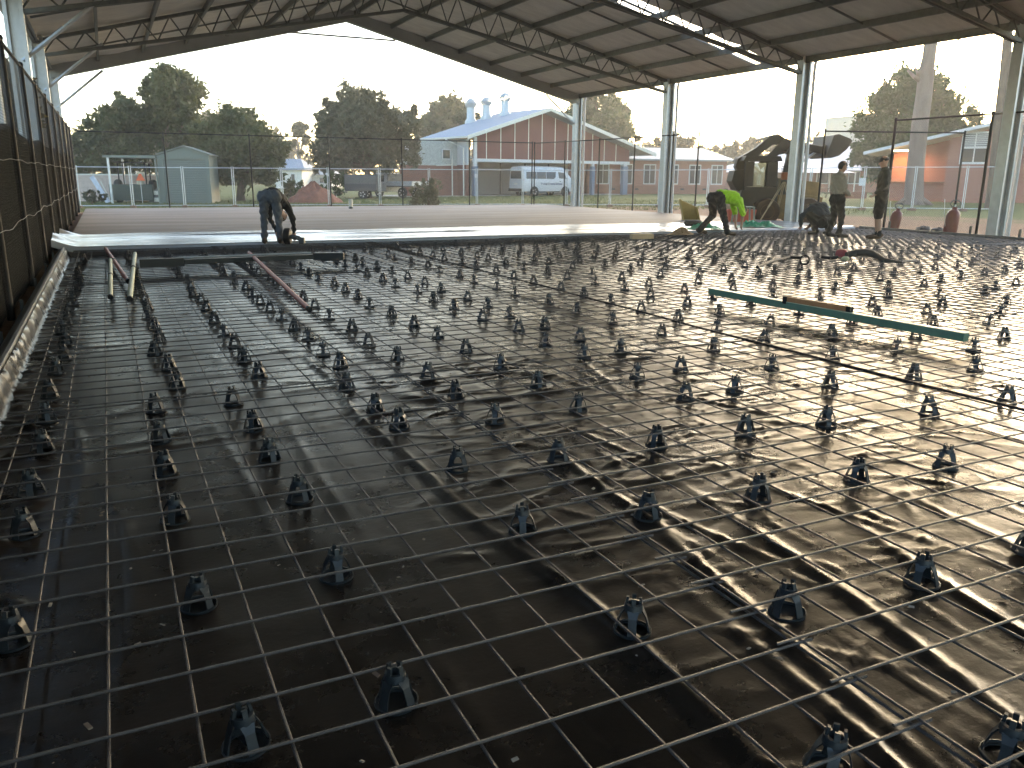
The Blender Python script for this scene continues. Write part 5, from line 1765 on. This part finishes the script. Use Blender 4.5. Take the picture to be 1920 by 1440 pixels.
def sprayer(label, base_px, h, tilt):
    P = G(base_px[0], base_px[1], -0.03)
    t = thing('pressure_sprayer', label, 'sprayer', P, -YAW, 'red pressure sprayers')
    t.rotation_euler = (0, tilt, -YAW)
    rd = M('sprayer_red', (0.13, 0.018, 0.015), 0.4, 0, 0.2)
    r_ = h * 0.165
    MB().lathe((0, 0, 0), [(r_ * 0.92, 0), (r_, 0.03), (r_, h * 0.55), (r_ * 0.85, h * 0.66), (r_ * 0.4, h * 0.72), (r_ * 0.35, h * 0.78)], 20).build('tank', rd, t, True)
    MB().lathe((0, 0, h * 0.02), [(r_ * 1.02, 0), (r_ * 1.04, 0.04), (r_ * 1.02, 0.05)], 20).build('base_band', STEELD, t, True)
    MB().tube([(r_ * 0.8 * math.cos(a), 0, h * 0.86 + r_ * 0.55 * math.sin(a)) for a in np.linspace(0, 2 * math.pi, 15)], 0.015, 7).build('ring_handle', STEELD, t, True)
    MB().tube([(0, 0, h * 0.7), (0, 0, h * 0.84)], 0.02, 8).build('pump_rod', GALV, t, True)
    for s in (-1, 1):
        MB().ball((s * r_ * 0.85, 0, h * 0.64), 0.025, 8).build('lug', GALV, t, True)
    MB().tube([(-r_ * 0.9, -0.02, h * 0.25), (-r_ * 1.6, -0.05, h * 0.6), (-r_ * 2.0, -0.05, h * 0.95)], 0.008, 6).build('wand', GALV, t, True)
sprayer('smaller red pressure sprayer behind the form, right of the man in shorts', (1672, 438), 0.86, R(9))
sprayer('larger red pressure sprayer below the open gate leaf post', (1778, 446), 0.98, R(5))
def tripod():
    P = G(1464, 421, 0.0)
    t = thing('survey_tripod', 'wooden survey tripod with instrument beside the column', 'tripod', P, -YAW)
    k = P.dot(FW2) / F
    hz = (421 - 343) * k
    wd = M('pale_timber', (0.42, 0.34, 0.22), 0.6)
    for px, dy in ((1416, -0.3), (1461, 0.5), (1484, -0.2)):
        x = (px - 1464) * k
        foot, top = Vector((x, dy, 0)), Vector((0, 0, hz))
        MB().bar(foot, foot.lerp(top, 0.52), 0.03, 0.03, up=(0, 1, 0)).build('lower_leg', wd, t)
        for s in (-1, 1):
            MB().bar(foot.lerp(top, 0.4) + Vector((0.022 * s, 0, 0)), top + Vector((0.022 * s, 0, 0)), 0.018, 0.025, up=(0, 1, 0)).build('upper_leg', wd, t)
    MB().lathe((0, 0, hz - 0.02), [(0.09, 0), (0.1, 0.03), (0.07, 0.05)], 12).build('head_plate', STEELD, t, True)
    MB().bb(-0.1, 0.12, -0.08, 0.08, hz + 0.035, hz + 0.26).build('instrument', M('brick_orange', (0.35, 0.12, 0.05), 0.5), t, False, 0.02)
    MB().tube([(-0.11, 0, hz + 0.26), (-0.11, 0, hz + 0.44), (0.12, 0, hz + 0.44), (0.12, 0, hz + 0.26)], 0.012, 6).build('carry_handle', BLACKP, t, True)
tripod()
def plastic_chair():
    P = G(1392, 419, SZ)
    k = P.dot(FW2) / F
    t = thing('plastic_chair', 'grey-green moulded plastic chair on the slab behind the hi-vis worker', 'chair', P, -YAW)
    mt = M('sage_plastic', (0.22, 0.25, 0.21), 0.4)
    hs = 0.44
    for x in (-0.22, 0.24):
        for y in (-0.2, 0.22):
            MB().bar((x * 1.12, y * 1.1, 0), (x, y, hs), 0.05, 0.03, up=(0, 1, 0)).build('leg', mt, t)
    MB().bb(-0.25, 0.27, -0.24, 0.25, hs, hs + 0.035).build('seat', mt, t, False, 0.015)
    poly = [(-0.25, -0.22, hs + 0.04), (-0.25, 0.22, hs + 0.04), (-0.33, 0.2, hs + 0.42), (-0.34, 0.1, hs + 0.47), (-0.34, -0.1, hs + 0.47), (-0.33, -0.2, hs + 0.42)]
    MB().prism(poly, (0.03, 0, 0)).build('backrest', mt, t, False, 0.01)
    Q = G(1396, 418, SZ)
    Q = Q + FW2 * 0.6
    tb = thing('tool_box', 'red plastic tub standing behind the chair legs', 'tub', Q, -YAW)
    rd = M('tub_red', (0.5, 0.09, 0.05), 0.5)
    mb = MB()
    a, b, h = (0.36, 0.24), (0.42, 0.29), 0.36
    mb.add([(-a[0], -a[1], 0), (a[0], -a[1], 0), (a[0], a[1], 0), (-a[0], a[1], 0), (-b[0], -b[1], h), (b[0], -b[1], h), (b[0], b[1], h), (-b[0], b[1], h), (-b[0] + .03, -b[1] + .03, h), (b[0] - .03, -b[1] + .03, h), (b[0] - .03, b[1] - .03, h), (-b[0] + .03, b[1] - .03, h), (-a[0] + .03, -a[1] + .03, .03), (a[0] - .03, -a[1] + .03, .03), (a[0] - .03, a[1] - .03, .03), (-a[0] + .03, a[1] - .03, .03)],
           [(3, 2, 1, 0)] + [(i, (i + 1) % 4, 4 + (i + 1) % 4, 4 + i) for i in range(4)] + [(4 + i, 4 + (i + 1) % 4, 8 + (i + 1) % 4, 8 + i) for i in range(4)] + [(8 + i, 8 + (i + 1) % 4, 12 + (i + 1) % 4, 12 + i) for i in range(4)] + [(12, 13, 14, 15)])
    mb.build('tub', rd, tb)
    MB().tube([(-0.42, 0, 0.3), (-0.48, 0, 0.38), (-0.42, 0, 0.42)], 0.012, 6).build('grip', rd, tb, True)
plastic_chair()
def clutter():
    # yellow open barrow tub and wheel
    P = G(1287, 412, SZ)
    t = thing('wheelbarrow_tray', 'yellow wheelbarrow tray tipped on its end at the slab edge', 'wheelbarrow', P, -YAW)
    k = P.dot(FW2) / F
    y_ = M('barrow_yellow', (0.36, 0.25, 0.06), 0.5, 0, 0.2)
    a = [(-0.13, 0), (0.34, 0), (0.28, 0.36), (0.22, 0.42), (-0.26, 0.62)]
    MB().prism([(x, 0, z) for x, z in a], (0, 0.04, 0)).build('tray_floor', y_, t, False, 0.01)
    MB().prism([(-0.13, -0.3, 0), (-0.13, 0.04, 0), (-0.26, 0.04, 0.62), (-0.26, -0.2, 0.62)], (0.03, 0, 0)).build('tray_side', y_, t)
    MB().prism([(0.34, -0.3, 0), (0.34, 0.04, 0), (0.24, 0.04, 0.4), (0.24, -0.2, 0.4)], (0.03, 0, 0)).build('tray_side', y_, t)
    P = G(1299, 424, SZ)
    o = MB().lathe((0, 0, 0), [(0.1, 0.01), (0.2, 0.0), (0.235, 0.04), (0.235, 0.1), (0.2, 0.14), (0.1, 0.13), (0.1, 0.01)], 22).build('wheel_tyre', TYRE, None, True)
    o.location = P + Vector((0, 0, 0.02))
    tag(o, 'small black tyre lying flat on the slab left of the hi-vis worker', 'tyre')
    P = G(1203, 448, 0.11)
    o = MB().bb(-0.26, 0.26, -0.06, 0.06, 0, 0.11).build('timber_block', M('fresh_pine', (0.5, 0.35, 0.2), 0.6, 0, 0.12, 8), None, False, 0.006)
    o.location, o.rotation_euler = P, (0, 0, -YAW + 0.35)
    tag(o, 'pale timber block lying at the slab edge in the middle', 'timber')
    P = G(1277, 440, SZ)
    g = random.Random(3)
    mb = MB()
    n = 18
    vs = [(0, 0, 0.17)] + [(0.34 * q * math.cos(6.2832 * i / n) * g.uniform(.85, 1.15), 0.2 * q * math.sin(6.2832 * i / n) * g.uniform(.85, 1.15), 0.17 * (1 - q) ** 1.2 * g.uniform(.7, 1.3)) for q in (0.25, 0.5, 0.75, 1.0) for i in range(n)]
    mb.add(vs, [(0, 1 + i, 1 + (i + 1) % n) for i in range(n)] + [(1 + j * n + i, 1 + (j + 1) * n + i, 1 + (j + 1) * n + (i + 1) % n, 1 + j * n + (i + 1) % n) for j in range(3) for i in range(n)])
    o = mb.build('sand_heap', M('tan_clay', (0.32, 0.2, 0.11), 0.9, 0, 0.2, 20, 0.6, 60), None)
    o.location = P + Vector((0, 0, 0.006))
    tag(o, 'small tan heap of sand spilled at the slab edge', 'sand', None)
    # green bags / sheets
    gm = M('green_bag', (0.05, 0.35, 0.2), 0.4, 0, 0.2, 8, 0.4, 20)
    for i, (px, py, lab, sx) in enumerate(((1322, 431, 'crumpled green plastic bag under the hi-vis worker', 0.5), (1408, 427, 'green bag of clips lying flat near the tripod, left one', 0.42), (1437, 427, 'green bag lying beside the column base, right one', 0.36))):
        P = G(px, py, SZ)
        mb = MB()
        n = 16
        vs = []
        gg = np.random.default_rng(10 + i)
        X, Y = np.meshgrid(np.linspace(-sx, sx, n), np.linspace(-0.3, 0.3, n))
        Z = 0.14 * np.exp(-(X / sx) ** 2 * 2 - (Y / 0.3) ** 2 * 1.5) * (1 + 0.3 * gg.normal(size=X.shape)) + 0.012
        mb.add(np.stack([X * (1 + 0.06 * gg.normal(size=X.shape)), Y, Z], -1).reshape(-1, 3).tolist(), [(j * n + q, j * n + q + 1, (j + 1) * n + q + 1, (j + 1) * n + q) for j in range(n - 1) for q in range(n - 1)])
        o = mb.build('plastic_bag', gm, None, True)
        o.location, o.rotation_euler = P, (0, 0, -YAW)
        tag(o, lab, 'bag', 'green bags on the slab')
    # pvc stub on the slab
    P = G(658, 391, SZ)
    t = thing('pipe_stub', 'short white pipe standing upright on the far part of the slab', 'pipe', P)
    MB().lathe((0, 0, 0), [(0.075, 0), (0.075, 0.36), (0.06, 0.36), (0.06, 0.1)], 16).build('pipe', CREAM, t, True)
    MB().lathe((0, 0, 0), [(0.085, 0), (0.085, 0.05), (0.076, 0.055)], 16).build('base_collar', STEELD, t, True)
    # black drum tool by the bending man
    P = G(536, 459, 0.11)
    t = thing('power_trowel', 'black round drum tool in the bending worker\'s hand', 'tool', P, -YAW)
    MB().lathe((-0.03, 0, 0.16), [(0.03, 0), (0.13, 0.01), (0.155, 0.03), (0.155, 0.1), (0.13, 0.13), (0.03, 0.14)], 20, (1, 0, 0)).build('drum', BLACKP, t, True)
    MB().tube([(0.1, 0, 0.16), (0.24, 0, 0.13), (0.32, 0, 0.1)], [0.04, 0.045, 0.03], 10).build('grip', STEELD, t, True)
    MB().bb(0.26, 0.36, -0.05, 0.05, 0.02, 0.14).build('battery', STEELD, t, False, 0.01)
    # picnic table
    P = gp(1535, 371)
    t = thing('picnic_table', 'timber picnic table on the grass beyond the temporary fence', 'picnic table', P, -YAW)
    tb = M('grey_timber', (0.2, 0.16, 0.12), 0.8, 0, 0.2, 8)
    for k in range(4):
        MB().bb(-1.1, 1.1, -0.36 + 0.19 * k, -0.19 + 0.19 * k, 0.74, 0.78).build('top_plank', tb, t)
    for s in (-1, 1):
        MB().bb(-1.1, 1.1, s * 0.75 - 0.12, s * 0.75 + 0.12, 0.42, 0.46).build('bench_plank', tb, t)
        for x in (-0.8, 0.8):
            MB().bar((x, s * 0.7, 0), (x, s * 0.25, 0.735), 0.09, 0.05, up=(1, 0, 0)).build('leg', tb, t)
    for x in (-0.8, 0.8):
        MB().bar((x + 0.06, -0.85, 0.39), (x + 0.06, 0.85, 0.39), 0.05, 0.05).build('cross_rail', tb, t)
    # sign on the temporary fence
    P = D(1617, 341, G(1615, 394, GZ).dot(FW2) - 0.06)
    o = MB().box((0, 0, 0), (0.32, 0.01, 0.36)).build('fence_sign', WHITEP, None)
    o.location, o.rotation_euler = P, (0, 0, -YAW)
    tag(o, 'small white sign plate wired to the temporary fence', 'sign')
    # low red block, kerb stones
    P = gp(1590, 372)
    o = MB().bb(-1.3, 1.3, -0.3, 0.3, 0, 0.5).build('brick_planter', BRICK, None)
    o.location, o.rotation_euler = P, (0, 0, -YAW)
    tag(o, 'low red brick planter wall right of the picnic table', 'planter')
    for i, (px, py) in enumerate(((1528, 389), (1592, 390))):
        P = gp(px, py)
        o = MB().lathe((0, 0, 0), [(0.42, 0), (0.44, 0.03), (0.4, 0.06), (0.0, 0.07)], 18).build('pit_cover', CREAM, None, True)
        o.location = P
        tag(o, ('left' if i == 0 else 'right') + ' of two pale round pit covers in the dirt yard', 'pit cover', 'pit covers')
    # dark bags behind the right form
    for i, (px, py) in enumerate(((1730, 440), (1758, 443))):
        P = G(px, py, -0.03)
        g = np.random.default_rng(60 + i)
        mb = MB().ball((0, 0, 0.1), 0.2, 14, (1.3, 0.8, 0.6))
        mb.v = [tuple(np.array(q) + g.normal(size=3) * 0.014) for q in mb.v]
        o = mb.build('rubble_bag', BLACKP, None, True)
        o.location = P
        tag(o, ('left' if i == 0 else 'right') + ' of two dark lumps behind the right form board', 'bag', 'dark bags')
clutter()

# ================================================================== PEOPLE
SKIN = M('skin', (0.42, 0.25, 0.18), 0.55, 0, 0.08)
def capsule(p, q, r0, r1, n=14):
    p, q = Vector(p), Vector(q)
    if (q - p).length < 1e-4:
        q = p + Vector((0, 0, 1e-3))
    d = (q - p).normalized()
    pts, rr = [], []
    for a in (80, 55, 30, 0):
        pts.append(p - d * r0 * math.sin(R(a)))
        rr.append(max(1e-3, r0 * math.cos(R(a))))
    for a in (0, 30, 55, 80):
        pts.append(q + d * r1 * math.sin(R(a)))
        rr.append(max(1e-3, r1 * math.cos(R(a))))
    return pts, rr
def person(label, loc, rz, J, cloth, extra=(), voxel=0.011, bag=1.0):
    """J: joints (facing +y, x to the right hand), cloth: material per region"""
    V = {k: Vector(v) for k, v in J.items()}
    P = []
    def c(a, b, r0, r1, tg):
        P.append((V[a] if isinstance(a, str) else Vector(a), V[b] if isinstance(b, str) else Vector(b), r0, r1, tg))
    top, leg, shin, shoe, arm = cloth['top'], cloth['leg'], cloth['shin'], cloth['shoe'], cloth['arm']
    for s in 'LR':
        c('hip' + s, 'knee' + s, 0.092 * bag, 0.066 * bag, leg)
        c('knee' + s, 'ank' + s, 0.062 * (bag if shin == leg else 0.92), 0.045 * (bag if shin == leg else 0.92), shin)
        if shin == leg:
            c(V['knee' + s].lerp(V['ank' + s], 0.75), 'ank' + s, 0.056 * bag, 0.055 * bag, leg)
        c(V['ank' + s] - Vector((0, 0, 0.03)), 'toe' + s, 0.048, 0.04, shoe)
        c(V['ank' + s] - Vector((0, 0, 0.035)), V['ank' + s] + (V['ank' + s] - V['toe' + s]) * 0.25 - Vector((0, 0, 0.01)), 0.046, 0.042, shoe)
        c('sh' + s, 'el' + s, 0.062 * bag, 0.05 * bag, top)
        c('el' + s, 'wr' + s, 0.047 * (bag if arm == top else 0.9), 0.034 * (bag if arm == top else 0.9), arm)
        w_, e_ = V['wr' + s], V['el' + s]
        d = (w_ - e_).normalized()
        side = d.cross(Vector((0, 1, 0.2))).normalized()
        nrm = side.cross(d).normalized()
        for o_ in (-0.022, 0.0, 0.022):
            c(w_ + side * o_ * 0.7, w_ + d * 0.085 + side * o_, 0.02, 0.018, 'skin')
        for i, (o_, ln) in enumerate(((-0.033, 0.06), (-0.011, 0.075), (0.011, 0.07), (0.033, 0.055))):
            b = w_ + d * 0.092 + side * o_
            k_ = b + d * ln * 0.55 + nrm * 0.008
            c(b, k_, 0.0095, 0.009, 'skin')
            c(k_, k_ + d * ln * 0.35 + nrm * 0.03, 0.009, 0.0075, 'skin')
        b = w_ + d * 0.03 - side * 0.035
        c(b, b + d * 0.035 - side * 0.028 + nrm * 0.015, 0.012, 0.011, 'skin')
        c(b + d * 0.035 - side * 0.028 + nrm * 0.015, b + d * 0.075 - side * 0.03 + nrm * 0.03, 0.011, 0.009, 'skin')
    hl, hr = V['hipL'], V['hipR']
    lat = (hr - hl).normalized()
    pel = (hl + hr) / 2
    c(hl, hr, 0.115 * bag, 0.115 * bag, leg)
    for o_ in (-0.06, 0.06):
        c(pel + lat * o_, V['waist'] + lat * o_, 0.105 * bag, 0.105 * bag, leg)
        c(V['waist'] + lat * o_, V['chest'] + lat * o_ * 1.3, 0.108 * bag, 0.12 * bag, top)
    c(V['shL'].lerp(V['shR'], 0.12), V['shL'].lerp(V['shR'], 0.88), 0.085 * bag, 0.085 * bag, top)
    c('chest', 'neck', 0.10, 0.062, top)
    hd, nk = V['head'], V['neck']
    c(nk, nk.lerp(hd, 0.6), 0.056, 0.054, 'skin')
    up = (hd - nk).normalized()
    fc = V['face'].normalized()
    fc = (fc - up * fc.dot(up)).normalized()
    sd_ = fc.cross(up)
    c(hd - up * 0.03 + fc * 0.012, hd + up * 0.035 - fc * 0.012, 0.078, 0.09, 'skin')
    c(hd - up * 0.085 + fc * 0.045, hd - up * 0.05 + fc * 0.04, 0.04, 0.05, 'skin')
    c(hd + fc * 0.085 + up * 0.005, hd + fc * 0.108 - up * 0.028, 0.01, 0.016, 'skin')
    c(hd + fc * 0.078 - up * 0.062 - sd_ * 0.02, hd + fc * 0.078 - up * 0.062 + sd_ * 0.02, 0.011, 0.011, 'skin')
    for s in (-1, 1):
        c(hd + sd_ * s * 0.085 - up * 0.02, hd + sd_ * s * 0.092 + up * 0.02, 0.016, 0.018, 'skin')
    for a, b, r0, r1, tg in extra:
        c(a, b, r0, r1, tg)
    mb = MB()
    for a, b, r0, r1, tg in P:
        pts, rr = capsule(a, b, r0, r1)
        mb.tube(pts, rr, 14)
    tmp = mb.build('tmp', SKIN)
    md = tmp.modifiers.new('r', 'REMESH')
    md.mode, md.voxel_size = 'VOXEL', voxel
    sm = tmp.modifiers.new('s', 'SMOOTH')
    sm.iterations, sm.factor = 3, 0.5
    bpy.context.view_layer.update()
    me = bpy.data.meshes.new_from_object(tmp.evaluated_get(bpy.context.evaluated_depsgraph_get()))
    bpy.data.objects.remove(tmp)
    n = len(me.vertices)
    co = np.empty(n * 3)
    me.vertices.foreach_get('co', co)
    co = co.reshape(-1, 3)
    best = np.full(n, 1e9)
    reg = np.zeros(n, int)
    tags = sorted({p[4] for p in P})
    for a, b, r0, r1, tg in P:
        a_, b_ = np.array(a), np.array(b)
        ab = b_ - a_
        tt = np.clip(((co - a_) @ ab) / max(1e-9, ab @ ab), 0, 1)
        dd = np.linalg.norm(co - (a_ + tt[:, None] * ab), axis=1) - (r0 + (r1 - r0) * tt)
        k = dd < best
        best[k] = dd[k]
        reg[k] = tags.index(tg)
    # folds in cloth
    isc = np.array([t_ not in ('skin', shoe) for t_ in tags])[reg]
    f_ = 0.007 * np.sin(co[:, 2] * 45 + 9 * np.sin(co[:, 0] * 11 + co[:, 1] * 7)) + 0.005 * np.sin(co[:, 0] * 60 + co[:, 2] * 31)
    nr = np.empty(n * 3)
    me.vertices.foreach_get('normal', nr)
    co = co + nr.reshape(-1, 3) * (f_ * isc)[:, None]
    me.vertices.foreach_set('co', co.ravel())
    me.materials.clear()
    for t_ in tags:
        me.materials.append(SKIN if t_ == 'skin' else MATS[t_])
    vi = np.empty(len(me.loops), int)
    me.loops.foreach_get('vertex_index', vi)
    ls = np.empty(len(me.polygons), int)
    me.polygons.foreach_get('loop_start', ls)
    me.polygons.foreach_set('material_index', reg[vi[ls]].astype(np.int32))
    me.polygons.foreach_set('use_smooth', np.ones(len(me.polygons), bool))
    me.update()
    t = thing('person', label, 'person', loc, rz)
    o = bpy.data.objects.new('body', me)
    COL.objects.link(o)
    o.parent = t
    # hair or cap, eyes
    kind, mat = cloth['hair']
    hb = MB().ball((0, 0, 0), 0.098, 20)
    keep_v = []
    for q in hb.v:
        q = Vector(q)
        keep_v.append(q)
    fs = []
    zc = 0.012 if kind == 'cap' else -0.01
    for fa in hb.f:
        m_ = sum((keep_v[i] for i in fa), Vector()) / len(fa)
        lim = zc + (0.035 if m_.y > 0.05 and kind != 'cap' else 0) - (0.06 if m_.y < -0.03 and kind != 'cap' else 0)
        if m_.z > lim:
            fs.append(fa)
    Mx = Matrix((sd_, fc, up)).transposed()
    h2 = MB()
    h2.add([hd + up * 0.012 - fc * 0.008 + Mx @ Vector((q.x * 0.96, q.y * 1.08, q.z * 1.12)) for q in keep_v], fs)
    if kind == 'cap':
        h2.prism([hd + Mx @ Vector(q) for q in ((-0.075, 0.075, 0.035), (0.075, 0.075, 0.035), (0.06, 0.15, 0.02), (0.0, 0.175, 0.016), (-0.06, 0.15, 0.02))], up * 0.012)
    if kind != 'none':
        h2.build('cap' if kind == 'cap' else 'hair', mat, t, True)
    for s in (-1, 1):
        MB().ball(hd + fc * 0.082 + up * 0.012 + sd_ * s * 0.032, 0.012, 8).build('eye', GLASS, t, True)
    return t
def cl(name, c, rough=0.85):
    M(name, c, rough, 0, 0.15, 14, 0.15, 60)
    return name
cl('trouser_grey', (0.085, 0.09, 0.1))
cl('jacket_black', (0.015, 0.015, 0.016))
cl('boot_brown', (0.09, 0.06, 0.04))
cl('hi_vis', (0.42, 0.75, 0.03))
cl('trouser_dark', (0.035, 0.03, 0.026))
cl('hoodie_beige', (0.34, 0.29, 0.24))
cl('hoodie_navy', (0.05, 0.055, 0.065))
cl('shorts_black', (0.014, 0.013, 0.014))
cl('jacket_olive', (0.04, 0.04, 0.036))
cl('shoe_dark', (0.03, 0.025, 0.022))
HAIRB = M('dark_hair', (0.02, 0.014, 0.01), 0.7)
MATS['skin'] = SKIN
def std_feet(J, lx=0.11, yaw=0.15):
    return J
# 1: bent double at the slab edge, seen from behind, right hand on a tool
person('person bending double in grey trousers and black jacket, reaching to a black drum', G(511, 459, 0.10), -YAW + 0.1,
       dict(hipL=(-0.1, -0.02, 0.9), hipR=(0.1, -0.02, 0.9), kneeL=(-0.13, 0.03, 0.5), kneeR=(0.14, 0.03, 0.5), ankL=(-0.14, -0.02, 0.1), ankR=(0.15, -0.02, 0.1), toeL=(-0.17, 0.15, 0.045), toeR=(0.18, 0.15, 0.045),
            waist=(0.02, 0.14, 0.93), chest=(0.06, 0.38, 0.80), neck=(0.09, 0.54, 0.66), head=(0.1, 0.63, 0.52), face=(0.1, -0.5, -0.7), shL=(-0.1, 0.46, 0.76), shR=(0.24, 0.42, 0.74),
            elL=(-0.12, 0.5, 0.48), elR=(0.35, 0.36, 0.46), wrL=(0.02, 0.4, 0.24), wrR=(0.37, 0.28, 0.22)),
       dict(top='jacket_black', leg='trouser_grey', shin='trouser_grey', shoe='boot_brown', arm='jacket_black', hair=('hair', HAIRB)), bag=1.12,
       extra=[((0.0, 0.05, 0.96), (0.03, 0.2, 0.97), 0.1, 0.11, 'jacket_black')])
# 2: hi-vis shirt, bending to the right
person('person in hi-vis yellow shirt and dark trousers bending over the slab edge', G(1341, 441, 0.10), -YAW - R(78),
       dict(hipL=(-0.12, -0.06, 0.84), hipR=(0.12, -0.02, 0.83), kneeL=(-0.22, 0.02, 0.46), kneeR=(0.2, 0.08, 0.45), ankL=(-0.32, -0.26, 0.1), ankR=(0.28, 0.16, 0.1), toeL=(-0.34, -0.08, 0.045), toeR=(0.3, 0.33, 0.045),
            waist=(0, 0.1, 0.9), chest=(0, 0.34, 0.86), neck=(0, 0.54, 0.7), head=(0, 0.64, 0.58), face=(0, 0.1, -1), shL=(-0.18, 0.46, 0.78), shR=(0.18, 0.46, 0.78),
            elL=(-0.2, 0.56, 0.5), elR=(0.2, 0.56, 0.5), wrL=(-0.14, 0.56, 0.27), wrR=(0.13, 0.58, 0.27)),
       dict(top='hi_vis', leg='trouser_dark', shin='trouser_dark', shoe='boot_brown', arm='skin', hair=('hair', HAIRB)), bag=1.28)
# 3: crouching
person('person crouching low in navy hoodie and dark trousers by the form', G(1540, 441, 0.10), -YAW + R(25),
       dict(hipL=(-0.12, -0.12, 0.30), hipR=(0.12, -0.12, 0.30), kneeL=(-0.24, 0.2, 0.46), kneeR=(0.26, 0.2, 0.46), ankL=(-0.2, -0.02, 0.1), ankR=(0.2, -0.02, 0.1), toeL=(-0.24, 0.15, 0.045), toeR=(0.24, 0.15, 0.045),
            waist=(0, 0.0, 0.42), chest=(0.02, 0.16, 0.62), neck=(0.04, 0.32, 0.68), head=(0.05, 0.43, 0.62), face=(0, 0.6, -0.8), shL=(-0.18, 0.18, 0.64), shR=(0.2, 0.18, 0.64),
            elL=(-0.3, 0.38, 0.42), elR=(0.3, 0.38, 0.42), wrL=(-0.16, 0.52, 0.2), wrR=(0.14, 0.52, 0.2)),
       dict(top='hoodie_navy', leg='trouser_dark', shin='trouser_dark', shoe='shoe_dark', arm='hoodie_navy', hair=('hair', HAIRB)), bag=1.2)
# 4: standing in beige hoodie, profile to the right
person('person standing in beige hoodie and black trousers, facing right', G(1563, 446, 0.10), -YAW - R(80),
       dict(hipL=(-0.1, 0, 0.84), hipR=(0.1, 0, 0.84), kneeL=(-0.12, 0.03, 0.47), kneeR=(0.12, 0.07, 0.47), ankL=(-0.13, -0.06, 0.1), ankR=(0.13, 0.04, 0.1), toeL=(-0.16, 0.12, 0.045), toeR=(0.16, 0.22, 0.045),
            waist=(0, 0.0, 1.0), chest=(0, -0.02, 1.22), neck=(0, 0.0, 1.42), head=(0, 0.05, 1.56), face=(0, 1, -0.15), shL=(-0.19, -0.02, 1.33), shR=(0.19, -0.02, 1.33),
            elL=(-0.25, 0.0, 1.05), elR=(0.25, 0.0, 1.05), wrL=(-0.13, 0.19, 0.97), wrR=(0.13, 0.19, 0.97)),
       dict(top='hoodie_beige', leg='trouser_dark', shin='trouser_dark', shoe='shoe_dark', arm='hoodie_beige', hair=('hair', HAIRB)), bag=1.12)
# 5: standing in dark jacket, black shorts and cap
person('person standing in dark jacket, black shorts and cap, bare legs', G(1644, 449, 0.10), -YAW + R(70),
       dict(hipL=(-0.1, 0, 0.92), hipR=(0.1, 0, 0.92), kneeL=(-0.11, 0.02, 0.5), kneeR=(0.11, 0.04, 0.5), ankL=(-0.12, -0.03, 0.1), ankR=(0.12, 0.0, 0.1), toeL=(-0.14, 0.16, 0.045), toeR=(0.15, 0.19, 0.045),
            waist=(0, 0.0, 1.1), chest=(0, -0.01, 1.32), neck=(0, 0.0, 1.53), head=(0, 0.03, 1.66), face=(0.1, 1, -0.1), shL=(-0.2, -0.02, 1.43), shR=(0.2, -0.02, 1.43),
            elL=(-0.28, -0.03, 1.15), elR=(0.28, -0.03, 1.15), wrL=(-0.17, 0.12, 1.0), wrR=(0.17, 0.12, 1.0)),
       dict(top='jacket_olive', leg='shorts_black', shin='skin', shoe='boot_brown', arm='jacket_olive', hair=('cap', M('cap_dark', (0.02, 0.02, 0.02), 0.7))), bag=1.12,
       extra=[((-0.12, 0.0, 0.9), (-0.115, 0.02, 0.6), 0.11, 0.105, 'shorts_black'), ((0.12, 0.0, 0.9), (0.115, 0.03, 0.6), 0.11, 0.105, 'shorts_black'), ((-0.12, -0.03, 0.18), (-0.12, -0.03, 0.1), 0.05, 0.052, 'shorts_black'), ((0.12, 0.0, 0.18), (0.12, 0.0, 0.1), 0.05, 0.052, 'shorts_black')])

def debris():
    g = np.random.default_rng(101)
    mb = MB()
    for k in range(420):
        x, y = g.uniform(-0.5, 6), g.uniform(0.7, 8)
        sz = g.uniform(0.003, 0.011)
        a = g.uniform(0, 3.14)
        rot = Matrix.Rotation(a, 3, 'Z') @ Matrix.Rotation(g.normal() * 0.4, 3, 'X')
        mb.box((x, y, 0.018 + sz * 0.2), (sz * g.uniform(1, 3), sz, sz * 0.35), rot)
    o = mb.build('grit_and_leaf_bits', M('grit', (0.22, 0.15, 0.1), 0.9, 0, 0.4, 3, col2=(0.42, 0.38, 0.32)), None)
    tag(o, 'scattered bits of grit and dry leaf on the black plastic', 'grit', None, 'stuff')
debris()

# ================================================================== GLARE VOLUME
def haze():  # added scattering volume, imitates veiling glare and the glow around the sun
    mt = bpy.data.materials.new('glare_air')
    mt.use_nodes = True
    t = mt.node_tree
    t.nodes.clear()
    v = t.nodes.new('ShaderNodeVolumePrincipled')
    v.inputs['Color'].default_value = (1, 0.985, 0.95, 1)
    v.inputs['Density'].default_value = HAZE
    v.inputs['Anisotropy'].default_value = 0.55
    o = t.nodes.new('ShaderNodeOutputMaterial')
    t.links.new(v.outputs[0], o.inputs['Volume'])
    ob = MB().bb(-125, 245, -65, 245, -1.2, 26).build('haze', mt)
    tag(ob, 'thin warm evening haze filling the yard air', 'haze', None, 'stuff')
HAZE = 0.0011
haze()
